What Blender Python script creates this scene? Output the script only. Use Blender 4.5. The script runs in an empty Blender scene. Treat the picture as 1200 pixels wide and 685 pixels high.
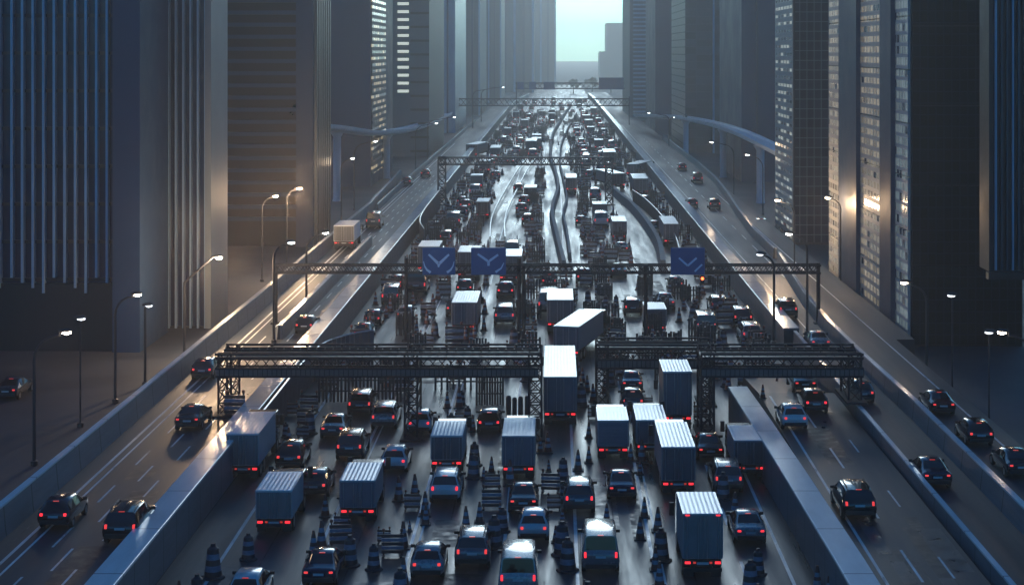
import bpy, bmesh, math, random
from mathutils import Vector, Matrix
R = math.radians
rng = random.Random(11)
S = bpy.context.scene
COL = S.collection

# ------------------------------------------------------------------ camera
F, HC, VX, VY = 2000.0, 23.0, 650.0, 60.0      # focal length in photo pixels, camera height, vanishing point
cd = bpy.data.cameras.new('camera')
cd.sensor_width = 36.0
cd.lens = 36.0 * F / 1200.0
cd.shift_x = -(VX - 600) / 1200.0
cd.shift_y = -(342.5 - VY) / 1200.0
cd.clip_start = 0.5
cd.clip_end = 12000
cam = bpy.data.objects.new('camera', cd)
COL.objects.link(cam)
cam.location = (0, 0, HC)
cam.rotation_euler = (R(90), 0, 0)
S.camera = cam

# ------------------------------------------------------------------ sky, sun, exposure
SUN_EL, SUN_AZ = R(11), R(1)                    # straight ahead down the street, behind thin cloud
w = bpy.data.worlds.new('World')
S.world = w
w.use_nodes = True
nt = w.node_tree
bg = nt.nodes['Background']
sky = nt.nodes.new('ShaderNodeTexSky')
sky.sky_type = 'NISHITA'
sky.sun_disc = False
sky.sun_elevation = SUN_EL
sky.sun_rotation = SUN_AZ
sky.air_density = 1.0
sky.dust_density = 1.0
sky.ozone_density = 6.0
tint = nt.nodes.new('ShaderNodeMix')            # deep dusk blue
tint.data_type = 'RGBA'; tint.blend_type = 'MULTIPLY'; tint.inputs[0].default_value = 1
tint.inputs[7].default_value = (0.39, 0.97, 1.19, 1)
nt.links.new(sky.outputs[0], tint.inputs[6])
nt.links.new(tint.outputs[2], bg.inputs[0])
bg.inputs[1].default_value = 0.155
sd = bpy.data.lights.new('sun', 'SUN')
sd.energy = 0.78
sd.angle = R(24)
sd.color = (0.93, 0.98, 0.98)
so = bpy.data.objects.new('sun', sd)
COL.objects.link(so)
dv = Vector((math.sin(SUN_AZ) * math.cos(SUN_EL), math.cos(SUN_AZ) * math.cos(SUN_EL), math.sin(SUN_EL)))
so.rotation_euler = dv.to_track_quat('Z', 'Y').to_euler()
S.view_settings.view_transform = 'Standard'
S.view_settings.look = 'None'
S.view_settings.gamma = 1
S.view_settings.use_curve_mapping = False
S.view_settings.exposure = -0.28
cy = S.cycles
cy.max_bounces = 5
cy.diffuse_bounces = 2
cy.glossy_bounces = 3
cy.volume_bounces = 1
cy.transparent_max_bounces = 4
cy.use_denoising = True
cy.sample_clamp_indirect = 4

# ------------------------------------------------------------------ materials
def mat(name, col, rough=0.5, metal=0.0, noise=0.0, nscale=3.0, bump=0.0, bscale=40.0, rvar=0.0, emit=None, estr=0.0, coat=0.0, spec=0.5, stretch=(1, 1, 1)):
    m = bpy.data.materials.new(name)
    m.use_nodes = True
    t = m.node_tree
    b = t.nodes['Principled BSDF']
    c = tuple(col) + (1,)
    b.inputs['Base Color'].default_value = c
    b.inputs['Roughness'].default_value = rough
    b.inputs['Metallic'].default_value = metal
    b.inputs['Specular IOR Level'].default_value = spec
    if coat:
        b.inputs['Coat Weight'].default_value = coat
        b.inputs['Coat Roughness'].default_value = 0.05
    if emit:
        b.inputs['Emission Color'].default_value = tuple(emit) + (1,)
        b.inputs['Emission Strength'].default_value = estr
    if noise or rvar or bump:
        tc = t.nodes.new('ShaderNodeTexCoord')
        mp = t.nodes.new('ShaderNodeMapping')
        mp.inputs['Scale'].default_value = stretch
        t.links.new(tc.outputs['Object'], mp.inputs[0])
        n = t.nodes.new('ShaderNodeTexNoise')
        n.inputs['Scale'].default_value = nscale
        n.inputs['Detail'].default_value = 6
        n.inputs['Roughness'].default_value = 0.65
        t.links.new(mp.outputs[0], n.inputs['Vector'])
        if noise:
            mx = t.nodes.new('ShaderNodeMix')
            mx.data_type = 'RGBA'
            mx.inputs[6].default_value = tuple(x * (1 - noise) for x in col) + (1,)
            mx.inputs[7].default_value = tuple(min(1, x * (1 + noise)) for x in col) + (1,)
            cr = t.nodes.new('ShaderNodeMapRange')
            cr.inputs[1].default_value = 0.3
            cr.inputs[2].default_value = 0.7
            t.links.new(n.outputs[0], cr.inputs[0])
            t.links.new(cr.outputs[0], mx.inputs[0])
            t.links.new(mx.outputs[2], b.inputs['Base Color'])
        if rvar:
            mr = t.nodes.new('ShaderNodeMapRange')
            mr.inputs[1].default_value = 0.35
            mr.inputs[2].default_value = 0.65
            mr.inputs[3].default_value = max(0.03, rough - rvar)
            mr.inputs[4].default_value = min(1, rough + rvar)
            t.links.new(n.outputs[0], mr.inputs[0])
            t.links.new(mr.outputs[0], b.inputs['Roughness'])
        if bump:
            n2 = t.nodes.new('ShaderNodeTexNoise')
            n2.inputs['Scale'].default_value = bscale
            n2.inputs['Detail'].default_value = 3
            t.links.new(tc.outputs['Object'], n2.inputs['Vector'])
            bp = t.nodes.new('ShaderNodeBump')
            bp.inputs['Strength'].default_value = bump
            bp.inputs['Distance'].default_value = 0.02
            t.links.new(n2.outputs[0], bp.inputs['Height'])
            t.links.new(bp.outputs[0], b.inputs['Normal'])
    return m

def grid_mat(name, frame, glass, ax, sx, sz, line=0.1, lit=0.0, litcol=(1, .8, .5), rough=0.12, lit_share=0.5, spec=.5):
    """Curtain wall: mullion grid along one horizontal axis ('x' or 'y') and z, glass panes between, some panes lit."""
    m = bpy.data.materials.new(name)
    m.use_nodes = True
    t = m.node_tree
    L = t.links.new
    b = t.nodes['Principled BSDF']
    b.inputs['Specular IOR Level'].default_value = spec
    tc = t.nodes.new('ShaderNodeTexCoord')
    sp = t.nodes.new('ShaderNodeSeparateXYZ')
    L(tc.outputs['Object'], sp.inputs[0])
    def mth(op, a, bb=None):
        n = t.nodes.new('ShaderNodeMath')
        n.operation = op
        for k, v in enumerate((a, bb)):
            if v is None: continue
            if isinstance(v, (int, float)): n.inputs[k].default_value = v
            else: L(v, n.inputs[k])
        return n.outputs[0]
    u = mth('DIVIDE', sp.outputs[0 if ax == 'x' else 1], sx)
    v = mth('DIVIDE', sp.outputs[2], sz)
    fu, fv = mth('FRACT', u), mth('FRACT', v)
    edge = mth('MAXIMUM', mth('LESS_THAN', fu, line), mth('LESS_THAN', fv, line * sx / sz))
    cmb = t.nodes.new('ShaderNodeCombineXYZ')
    L(mth('FLOOR', u), cmb.inputs[0]); L(mth('FLOOR', v), cmb.inputs[2])
    wn = t.nodes.new('ShaderNodeTexWhiteNoise')
    L(cmb.outputs[0], wn.inputs['Vector'])
    gl = t.nodes.new('ShaderNodeMix'); gl.data_type = 'RGBA'
    gl.inputs[6].default_value = tuple(x * .6 for x in glass) + (1,)
    gl.inputs[7].default_value = tuple(x * 1.4 for x in glass) + (1,)
    L(wn.outputs[0], gl.inputs[0])
    mx = t.nodes.new('ShaderNodeMix'); mx.data_type = 'RGBA'
    L(edge, mx.inputs[0]); L(gl.outputs[2], mx.inputs[6]); mx.inputs[7].default_value = tuple(frame) + (1,)
    L(mx.outputs[2], b.inputs['Base Color'])
    rr = mth('ADD', mth('MULTIPLY', edge, 0.4), rough)
    L(rr, b.inputs['Roughness'])
    if lit:
        on = mth('GREATER_THAN', wn.outputs[0], 1 - lit_share)
        e = mth('MULTIPLY', mth('MULTIPLY', on, mth('SUBTRACT', 1.0, edge)), mth('MULTIPLY', mth('ADD', mth('MULTIPLY', wn.outputs[0], .7), .3), lit))
        L(e, b.inputs['Emission Strength'])
        b.inputs['Emission Color'].default_value = tuple(litcol) + (1,)
    bp = t.nodes.new('ShaderNodeBump')
    bp.inputs['Strength'].default_value = 0.5
    bp.inputs['Distance'].default_value = 0.05
    L(edge, bp.inputs['Height'])
    L(bp.outputs[0], b.inputs['Normal'])
    return m

def joint_mat(name, col, step, rough=0.6, line=0.03, axis=1, noise=.22):
    """Cast concrete with panel joints every `step` metres along one axis, streaked by water."""
    m = mat(name, col, rough, noise=noise, nscale=1.6, bump=0.12, bscale=14, rvar=0.02, stretch=(1, .25, 2.2))
    t = m.node_tree
    L = t.links.new
    b = t.nodes['Principled BSDF']
    src = b.inputs['Base Color'].links[0].from_socket
    tc = next(n for n in t.nodes if n.type == 'TEX_COORD')
    sp = t.nodes.new('ShaderNodeSeparateXYZ')
    L(tc.outputs['Object'], sp.inputs[0])
    d = t.nodes.new('ShaderNodeMath'); d.operation = 'DIVIDE'; d.inputs[1].default_value = step
    L(sp.outputs[axis], d.inputs[0])
    f = t.nodes.new('ShaderNodeMath'); f.operation = 'FRACT'; L(d.outputs[0], f.inputs[0])
    lt = t.nodes.new('ShaderNodeMath'); lt.operation = 'LESS_THAN'; lt.inputs[1].default_value = line
    L(f.outputs[0], lt.inputs[0])
    mx = t.nodes.new('ShaderNodeMix'); mx.data_type = 'RGBA'
    L(lt.outputs[0], mx.inputs[0]); L(src, mx.inputs[6]); mx.inputs[7].default_value = tuple(x * .25 for x in col) + (1,)
    L(mx.outputs[2], b.inputs['Base Color'])
    return m

M = {}
M['ground'] = mat('dark_paving', (.028, .036, .050), .75, noise=.35, nscale=.12, bump=.3, bscale=5, rvar=.12)
M['road'] = mat('wet_asphalt', (.029, .038, .048), .42, noise=.6, nscale=.3, bump=.22, bscale=14, rvar=.17, stretch=(1.6, .12, 1))
M['side_road'] = mat('damp_asphalt', (.025, .033, .045), .55, noise=.4, nscale=.22, bump=.25, bscale=14, rvar=.12, stretch=(1.6, .1, 1))
M['paint'] = mat('road_paint', (.62, .66, .66), .4, noise=.3, nscale=2.5, rvar=.15, stretch=(1, .3, 1))
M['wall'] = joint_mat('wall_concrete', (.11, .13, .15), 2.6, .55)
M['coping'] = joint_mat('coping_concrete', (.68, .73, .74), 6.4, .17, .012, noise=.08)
M['median'] = mat('median_concrete', (.13, .17, .20), .75, noise=.1, nscale=.5)
M['ribbon'] = mat('ribbon_concrete', (.50, .60, .68), .35, noise=.06, nscale=.3)
M['barrier'] = joint_mat('barrier_concrete', (.15, .165, .18), 4.0, .5)
M['rail'] = mat('galvanised_rail', (.42, .45, .48), .3, .8, noise=.2, nscale=2)
M['pole'] = mat('painted_pole', (.045, .05, .06), .45, .5)
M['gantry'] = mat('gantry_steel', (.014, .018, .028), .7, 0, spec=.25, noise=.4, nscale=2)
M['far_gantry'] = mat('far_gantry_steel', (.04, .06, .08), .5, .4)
M['panel_grey'] = mat('gantry_panel', (.02, .028, .036), .4, .3, noise=.3, nscale=1.5)
M['fascia'] = mat('gantry_fascia', (.085, .095, .10), .5, noise=.2, nscale=1.5)
M['sign'] = mat('sign_blue', (.005, .075, .27), .35, noise=.15, nscale=1.2)
M['sign_mark'] = mat('sign_marking', (.32, .58, .88), .4)
M['lamp'] = mat('lamp_lens', (1, .9, .75), .3, emit=(1, .86, .66), estr=40)
M['lamp_cool'] = mat('lamp_lens_cool', (1, 1, 1), .3, emit=(.85, .97, 1), estr=14)
M['lamp_off'] = mat('lamp_lens_dim', (.7, .7, .7), .3, emit=(.9, .95, 1), estr=2.5)
M['glass'] = mat('car_glass', (.006, .008, .011), .06, spec=.7)
M['tyre'] = mat('tyre_rubber', (.012, .012, .013), .8)
M['rim'] = mat('wheel_rim', (.25, .26, .28), .35, .8)
M['trim'] = mat('black_trim', (.012, .013, .015), .5)
M['tail'] = mat('tail_light_red', (.5, .01, .02), .3, emit=(1, .03, .045), estr=2.0)
M['tail_far'] = mat('tail_light_far', (.45, .015, .02), .3, emit=(1, .06, .06), estr=1.2)
M['tail_dim'] = mat('tail_light_dim', (.4, .02, .02), .3, emit=(1, .07, .05), estr=.5)
M['plate'] = mat('number_plate', (.45, .47, .48), .5)
M['redsig'] = mat('signal_red', (.5, .02, .01), .3, emit=(1, .12, .03), estr=8)
PAINT = {}
for nm, c, r_ in (('black', (.010, .011, .014), .2), ('charcoal', (.035, .037, .042), .22), ('navy', (.010, .018, .045), .2),
                  ('grey', (.12, .125, .135), .25), ('silver', (.22, .24, .25), .28), ('white', (.45, .48, .49), .25),
                  ('maroon', (.06, .012, .016), .22), ('teal', (.03, .075, .09), .25)):
    PAINT[nm] = mat('car_paint_' + nm, c, r_, .25 if nm not in ('white',) else 0, coat=.7, rvar=.04, nscale=4)
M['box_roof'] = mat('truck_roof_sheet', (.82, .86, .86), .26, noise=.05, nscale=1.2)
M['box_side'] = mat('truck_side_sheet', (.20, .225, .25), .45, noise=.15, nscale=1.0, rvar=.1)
M['box_door'] = mat('truck_door_sheet', (.085, .10, .135), .45, noise=.2, nscale=1.2, rvar=.1)
M['box_door_b'] = mat('truck_door_slate', (.055, .065, .085), .4, noise=.2, nscale=1.2, rvar=.1)
M['box_door_c'] = mat('truck_door_grey', (.13, .14, .15), .5, noise=.2, nscale=1.2, rvar=.1)
M['box_side_b'] = mat('truck_side_pale', (.33, .36, .38), .45, noise=.15, nscale=1.0, rvar=.1)
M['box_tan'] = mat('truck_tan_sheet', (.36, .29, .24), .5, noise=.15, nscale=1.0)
M['cone'] = mat('cone_rubber', (.17, .045, .03), .55, noise=.3, nscale=6)
M['cone_band'] = mat('cone_band', (.22, .25, .32), .5, noise=.2, nscale=5)
M['cone_base'] = mat('cone_base', (.02, .024, .034), .6)
M['board_dark'] = mat('board_dark', (.05, .032, .035), .55, noise=.4, nscale=4)
M['board_pale'] = mat('board_pale', (.17, .20, .26), .5, noise=.3, nscale=4)
M['post'] = mat('post_dark', (.025, .028, .036), .5, noise=.3, nscale=4)
M['bark'] = mat('bark', (.06, .05, .04), .9)
M['leaf'] = mat('leaves', (.05, .075, .04), .7, noise=.5, nscale=.5)
M['corr'] = mat('corrugated_sheet', (.10, .12, .145), .4, .4, noise=.2, nscale=1)
M['tower_blue'] = mat('tower_cladding', (.012, .038, .095), .5, noise=.12, nscale=.15, rvar=.1)
M['lit_tower_side'] = mat('tower_lit_side', (.18, .22, .24), .55, noise=.12, nscale=.2)  # pale tone stands for light reflected off the tower's street side
M['tower_dark'] = mat('tower_dark', (.005, .008, .016), .4, noise=.3, nscale=.1, rvar=.15)
M['tower_glass'] = mat('tower_glass', (.012, .025, .07), .18, spec=.6, noise=.3, nscale=.08)
M['fin'] = mat('steel_fin', (.24, .36, .48), .35, .3, noise=.15, nscale=.3)
M['fin_dark'] = mat('dark_fin', (.07, .085, .11), .35, .5)
M['tower_teal'] = mat('tower_teal', (.06, .10, .12), .5, noise=.1, nscale=.1)
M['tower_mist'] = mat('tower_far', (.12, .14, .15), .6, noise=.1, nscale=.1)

# ------------------------------------------------------------------ mesh helpers
class MB:
    def __init__(self):
        self.v, self.f, self.m = [], [], []
    def add(self, vs, fs, m=0):
        o = len(self.v)
        self.v += [tuple(p) for p in vs]
        self.f += [tuple(i + o for i in f) for f in fs]
        self.m += [m] * len(fs)
    def box(self, x0, x1, y0, y1, z0, z1, m=0):
        vs = [(x, y, z) for z in (z0, z1) for y in (y0, y1) for x in (x0, x1)]
        self.add(vs, [(0, 2, 3, 1), (4, 5, 7, 6), (0, 1, 5, 4), (2, 6, 7, 3), (0, 4, 6, 2), (1, 3, 7, 5)], m)
    def bar(self, a, b, r, m=0, n=4, r2=None):
        a, b = Vector(a), Vector(b)
        d = (b - a)
        if d.length < 1e-6: return
        d.normalize()
        u = d.orthogonal().normalized() if abs(d.z) < .99 else Vector((1, 0, 0))
        if abs(d.z) < .9:
            u = d.cross(Vector((0, 0, 1))).normalized()
        q = d.cross(u)
        r2 = r if r2 is None else r2
        vs = []
        for c, rr in ((a, r), (b, r2)):
            for k in range(n):
                an = 2 * math.pi * (k + .5) / n
                vs.append(c + u * (rr * math.cos(an)) + q * (rr * math.sin(an)))
        fs = [(k, (k + 1) % n, n + (k + 1) % n, n + k) for k in range(n)]
        fs += [tuple(range(n))[::-1], tuple(range(n, 2 * n))]
        self.add(vs, fs, m)
    def tube(self, pts, r, m=0, n=6, radii=None):
        pts = [Vector(p) for p in pts]
        vs, fs = [], []
        for i, p in enumerate(pts):
            d = (pts[min(i + 1, len(pts) - 1)] - pts[max(i - 1, 0)]).normalized()
            u = d.cross(Vector((0.013, 1, 0.01))).normalized() if abs(d.y) < .95 else d.cross(Vector((1, 0, 0))).normalized()
            q = d.cross(u)
            rr = radii[i] if radii else r
            for k in range(n):
                an = 2 * math.pi * k / n
                vs.append(p + u * (rr * math.cos(an)) + q * (rr * math.sin(an)))
        for i in range(len(pts) - 1):
            for k in range(n):
                fs.append((i * n + k, i * n + (k + 1) % n, (i + 1) * n + (k + 1) % n, (i + 1) * n + k))
        fs += [tuple(range(n))[::-1], tuple(range((len(pts) - 1) * n, len(pts) * n))]
        self.add(vs, fs, m)
    def lathe(self, prof, c=(0, 0, 0), n=12, ms=None):
        vs = [(c[0] + r * math.cos(2 * math.pi * k / n), c[1] + r * math.sin(2 * math.pi * k / n), c[2] + z) for r, z in prof for k in range(n)]
        for i in range(len(prof) - 1):
            fs = [(i * n + k, i * n + (k + 1) % n, (i + 1) * n + (k + 1) % n, (i + 1) * n + k) for k in range(n)]
            if i == 0:
                o = len(self.v); self.add(vs, fs, ms[0] if ms else 0)
            else:
                self.f += [tuple(j + o for j in f) for f in fs]; self.m += [ms[i] if ms else 0] * n
        self.f += [tuple(o + k for k in range(n))[::-1], tuple(o + (len(prof) - 1) * n + k for k in range(n))]
        self.m += [ms[0] if ms else 0, ms[-1] if ms else 0]
    def wheel(self, x, y, z, r, wd, m0=0, m1=1, n=14):
        prof = [(r * .55, -wd / 2, m1), (r * .62, -wd / 2, m0), (r * .95, -wd / 2, m0), (r, -wd * .3, m0), (r, wd * .3, m0), (r * .95, wd / 2, m0), (r * .62, wd / 2, m1), (r * .55, wd / 2 - .02, m1)]
        o = len(self.v)
        for rr, xx, _ in prof:
            for k in range(n):
                a = 2 * math.pi * k / n
                self.v.append((x + xx, y + rr * math.cos(a), z + rr * math.sin(a)))
        for i in range(len(prof) - 1):
            for k in range(n):
                self.f.append((o + i * n + k, o + i * n + (k + 1) % n, o + (i + 1) * n + (k + 1) % n, o + (i + 1) * n + k)); self.m.append(prof[i][2])
        self.f += [tuple(o + k for k in range(n)), tuple(o + (len(prof) - 1) * n + k for k in range(n))[::-1]]
        self.m += [m1, m1]
    def sweep(self, path, prof, m=0, ms=None, close=True):
        """Sweep a cross-section (u across, z up) along a ground path of (x, y, z)."""
        path = [Vector(p) for p in path]
        n = len(prof)
        o = len(self.v)
        for i, p in enumerate(path):
            d = path[min(i + 1, len(path) - 1)] - path[max(i - 1, 0)]
            d.z = 0
            d.normalize()
            nx = Vector((d.y, -d.x, 0))
            for u, z in prof:
                q = p + nx * u
                self.v.append((q.x, q.y, p.z + z))
        kk = n if close else n - 1
        for i in range(len(path) - 1):
            for k in range(kk):
                self.f.append((o + i * n + k, o + i * n + (k + 1) % n, o + (i + 1) * n + (k + 1) % n, o + (i + 1) * n + k))
                self.m.append(ms[k] if ms else m)
        if close:
            self.f += [tuple(o + k for k in range(n))[::-1], tuple(o + (len(path) - 1) * n + k for k in range(n))]
            self.m += [m, m]
    def build(self, name, mats, parent=None, off=(0, 0, 0), smooth=False, bevel=0.0):
        me = bpy.data.meshes.new(name)
        ox, oy, oz = off
        me.from_pydata([(x - ox, y - oy, z - oz) for x, y, z in self.v], [], self.f)
        if not isinstance(mats, (list, tuple)): mats = [mats]
        for mm in mats: me.materials.append(M[mm] if isinstance(mm, str) else mm)
        me.polygons.foreach_set('material_index', self.m)
        bm = bmesh.new(); bm.from_mesh(me)
        bmesh.ops.recalc_face_normals(bm, faces=bm.faces)
        if bevel:
            ed = [e for e in bm.edges if len(e.link_faces) == 2 and e.calc_face_angle(0) > .6]
            bmesh.ops.bevel(bm, geom=ed, offset=bevel, segments=2, affect='EDGES', profile=.6)
        bm.to_mesh(me); bm.free()
        if smooth:
            me.polygons.foreach_set('use_smooth', [True] * len(me.polygons))
            try: me.set_sharp_from_angle(angle=R(38))
            except Exception: pass
        o = bpy.data.objects.new(name, me)
        COL.objects.link(o)
        if parent is not None: o.parent = parent
        else: o.location = off
        return o

def tag(o, label, cat, group=None):
    o['label'] = label; o['category'] = cat
    if group: o['group'] = group
    return o
def empty(name, loc, label=None, cat=None, group=None, rz=0):
    e = bpy.data.objects.new(name, None)
    COL.objects.link(e)
    e.location = loc; e.rotation_euler = (0, 0, rz)
    e.empty_display_size = .3
    if label: tag(e, label, cat, group)
    return e
def struct(o, kind='structure'):
    o['kind'] = kind
    return o
def copy_tree(o, parent=None):
    c = o.copy(); COL.objects.link(c); c.parent = parent
    for ch in list(KIDS.get(o.name, ())):
        KIDS.setdefault(c.name, []).append(copy_tree(ch, c))
    return c
KIDS = {}
def index_kids(root):
    for ch in root.children:
        KIDS.setdefault(root.name, []).append(ch)
        index_kids(ch)
def at(px, py, z0=0.0):
    Y = F * (HC - z0) / (py - VY)
    return (px - VX) * Y / F, Y, z0
def ppm(py, z0=0.0):
    return (py - VY) / (HC - z0)

DECK, PAR = 1.4, 2.2
ROADX = 17.2

# ------------------------------------------------------------------ the setting
def sheet(name, x0, x1, y0, y1, z, m):
    b = MB()
    n = 24
    for i in range(n):
        ya, yb = y0 + (y1 - y0) * i / n, y0 + (y1 - y0) * (i + 1) / n
        if i == 0: b.v += [(x0, ya, z), (x1, ya, z)]
        o = len(b.v)
        b.v += [(x0, yb, z), (x1, yb, z)]
        b.f.append((o - 2, o - 1, o + 1, o)); b.m.append(0)
    return struct(b.build(name, m))
sheet('ground', -400, 400, -150, 3900, -.01, 'ground')
sheet('main_road', -ROADX, ROADX, -60, 1150, 0.0, 'road')

def deck(name, prof_x, y0, y1, z=DECK):
    b = MB(); b.box(prof_x[0], prof_x[1], y0, y1, 0.002, z)
    return struct(b.build(name, 'side_road'))
deck('left_side_road', (-24.4, -18.41), -60, 900)
deck('right_side_road', (18.41, 27.0), 128, 900)
deck('outer_right_road', (18.3, 25.6), -60, 127.99)
b = MB()                                                                     # slip road, ramping down to the main road beyond the gantry
b.sweep([(0, -60, 0), (0, 108, 0)], [(12.9, 0.003), (17.69, 0.003), (17.69, DECK), (12.9, DECK)])
b.add([(12.9, 108, .003), (17.1, 108, .003), (17.1, 108, DECK), (12.9, 108, DECK), (12.9, 127, .003), (17.1, 127, .003)],
      [(3, 2, 5, 4), (0, 3, 4), (1, 5, 2), (0, 1, 2, 3)])
struct(b.build('slip_road', 'side_road'))

# painted lines: one marking object per carriageway
b = MB()
def line(X, y0, y1, wd=.16, dash=None, z=.006, gap=None, wob=0):
    if dash is None:
        b.box(X - wd / 2, X + wd / 2, y0, y1, z - .003, z)
    else:
        y = y0
        while y < y1:
            b.box(X - wd / 2, X + wd / 2, y, min(y + dash, y1), z - .003, z)
            y += dash + gap
for X in (-15.1, -10.9, -6.7, -2.35, 1.0, 4.45): 
    line(X, 20, 880)
for X in (-10.55, -6.35, 4.8): line(X, 20, 180, .1)
line(8.4, 20, 100, .15, 3.0, .006, 6)
line(10.35, 20, 104)
for X in (8.4, 12.0, 15.4): line(X, 129, 880, .15)
struct(b.build('main_road_markings', 'paint'))
M['patch'] = mat('asphalt_patch', (.019, .021, .025), .5, noise=.5, nscale=1.2, rvar=.2)
M['patch_worn'] = mat('asphalt_worn', (.055, .06, .066), .42, noise=.4, nscale=1.0, rvar=.18)
prng = random.Random(3)
b = MB()
for _ in range(70):                                                           # resurfaced patches
    X0 = prng.uniform(-16.5, 9.5); ya = prng.uniform(40, 300); L_ = prng.uniform(2, 11); W_ = prng.choice((.6, 1.2, 2.2))
    b.add([(X0, ya, .0022 + _ * 1e-5), (X0 + W_, ya + prng.uniform(-.1, .1), .0022 + _ * 1e-5), (X0 + W_, ya + L_, .0022 + _ * 1e-5), (X0, ya + L_, .0022 + _ * 1e-5)], [(0, 1, 2, 3)], prng.choice((0, 0, 1)))
for X in (-13.2, -9.0, -4.9, -.5, 2.9, 6.3):                                  # tar seams and tyre tracks
    y = 30
    while y < 420:
        L_ = prng.uniform(5, 30); dx = prng.uniform(-.25, .25)
        b.add([(X + dx - .03, y, .0034), (X + dx + .03, y, .0034), (X + dx + .05, y + L_, .0034), (X + dx - .02, y + L_, .0034)], [(0, 1, 2, 3)], 0)
        y += L_ * prng.uniform(.8, 1.6)
struct(b.build('asphalt_patches', ['patch', 'patch_worn']))
b = MB()
for _ in range(34):
    X0 = prng.choice((prng.uniform(-24, -19.5), prng.uniform(13.2, 16.5))); ya = prng.uniform(40, 106); L_ = prng.uniform(1.5, 9); W_ = prng.choice((.08, .6, 1.3)); z = DECK + .0022 + _ * 1e-5
    b.add([(X0, ya, z), (X0 + W_, ya, z), (X0 + W_, ya + L_, z), (X0, ya + L_, z)], [(0, 1, 2, 3)], prng.choice((0, 0, 1)))
struct(b.build('deck_patches', ['patch', 'patch_worn']))
b = MB()
zz = DECK + .006
line(-23.4, 20, 400, .16, None, zz); line(-22.9, 20, 300, .12, None, zz)
line(-18.75, 20, 700, .14, None, zz)
for X, d0 in ((-21.9, 30), (-20.95, 34), (-19.95, 31)): line(X, d0, 300, .11, 3.2, zz, 4.2)
line(13.5, 20, 107, .14, None, zz); line(15.0, 22, 107, .12, 4.5, zz, 5.0); line(16.4, 26, 107, .10, 3.0, zz, 8)
line(18.6, 20, 127, .1, None, zz); line(24.6, 20, 260, .14, None, zz); line(21.95, 20, 127, .12, None, zz)
line(19.6, 130, 500, .12, None, zz); line(22.0, 130, 420, .12, 5, zz, 6)
struct(b.build('side_road_markings', 'paint'))

# retaining walls with their pale copings
def wall(name, path, wd, top, label, mats=('wall', 'coping'), side=1, cope=.14, z0=0.0):
    r = empty(name, path[0], label, 'wall')
    r.location = (path[0][0], path[0][1], 0)
    off = tuple(r.location)
    b = MB()
    a = [(0.04, z0), (wd - .04, z0), (wd - .04, top - cope), (0.04, top - cope)]
    b.sweep(path, [(u * side, z) for u, z in a]); b.build('wall_face', mats[0], r, off)
    b = MB()
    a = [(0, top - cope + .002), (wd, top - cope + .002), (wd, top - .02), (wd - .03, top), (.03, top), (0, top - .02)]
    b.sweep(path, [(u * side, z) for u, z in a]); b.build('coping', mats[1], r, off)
    return r
def lin(p, q, n):
    return [tuple(p[k] + (q[k] - p[k]) * i / n for k in range(len(p))) for i in range(n + 1)]
wall('retaining_wall', lin((-ROADX, -60, 0), (-ROADX, 640, 0), 30) + [(-16.8, 690, 0), (-15.9, 740, 0), (-14.6, 790, 0), (-12.6, 840, 0)], 1.2, PAR,
     'long concrete wall with pale coping along left edge of the jammed road', side=-1)
wall('retaining_wall', lin((ROADX, 128.3, 0), (ROADX, 700, 0), 26) + [(17.0, 780, 0), (16.4, 850, 0)], 1.2, PAR,
     'long concrete wall with pale coping along far right edge of the jammed road')
wall('retaining_wall', [(11.65, -60, 0), (11.65, 50, 0), (11.5, 70, 0), (11.25, 85, 0), (11.0, 97, 0), (10.75, 106, 0)], 1.22, PAR,
     'panelled concrete wall with broad pale coping between jam and raised slip road')
def barrier(name, path, wd, h, label, mat_='barrier', cat='barrier', cap='coping'):
    base = path[0][2]
    r = empty(name, path[0], label, cat)
    off = tuple(r.location)
    b = MB(); b.sweep(path, [(-wd / 2, 0), (wd / 2, 0), (wd * .42, .3), (wd * .26, h - .1), (-wd * .26, h - .1), (-wd * .42, .3)]); b.build('barrier_body', mat_, r, off)
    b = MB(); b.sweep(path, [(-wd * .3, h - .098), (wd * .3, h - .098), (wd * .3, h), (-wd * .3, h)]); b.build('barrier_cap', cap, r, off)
    return r
barrier('concrete_barrier', [(-24.7, y, DECK if y < 890 else 0) for y in range(-60, 230, 12)] + [(-25.2, 250, DECK), (-26.2, 290, DECK)] , .55, 1.45,
        'panelled concrete barrier with pale top at outer left edge of left side road')
barrier('concrete_barrier', lin((18.0, -60, 0), (18.0, 127.8, 0), 16), .40, PAR - .1, 'dark barrier with pale top between slip road and the outer right lane', 'wall')
barrier('concrete_barrier', lin((21.2, -60, DECK), (21.2, 100, DECK), 14) + [(20.95, 115, DECK), (20.9, 130, DECK), (21.3, 145, DECK), (22.1, 160, DECK), (22.9, 174, DECK)], .5, 1.15,
        'curving concrete barrier right of the narrow outer lane, lamp lit tan face')
barrier('concrete_barrier', lin((-20.6, 128, DECK), (-20.5, 190, DECK), 6), .5, 1.1, 'short concrete barrier splitting the left side road beside the white minibus')
barrier('concrete_barrier', [(23.0, 178, DECK), (23.2, 200, DECK), (24.1, 225, DECK), (25.3, 250, DECK), (26.4, 280, DECK), (26.7, 320, DECK), (26.7, 420, DECK)], .5, 1.1, 'curving barrier at outer edge of far right side road')
barrier('concrete_barrier', [(-24.1, 232, DECK), (-24.3, 260, DECK), (-24.2, 330, DECK), (-24.2, 420, DECK), (-24.2, 520, DECK)], .3, .9, 'thin pale rail along far left side road under the flyover')
def P(pts, z=0): return [at(x, y, z) for x, y in pts]
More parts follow.
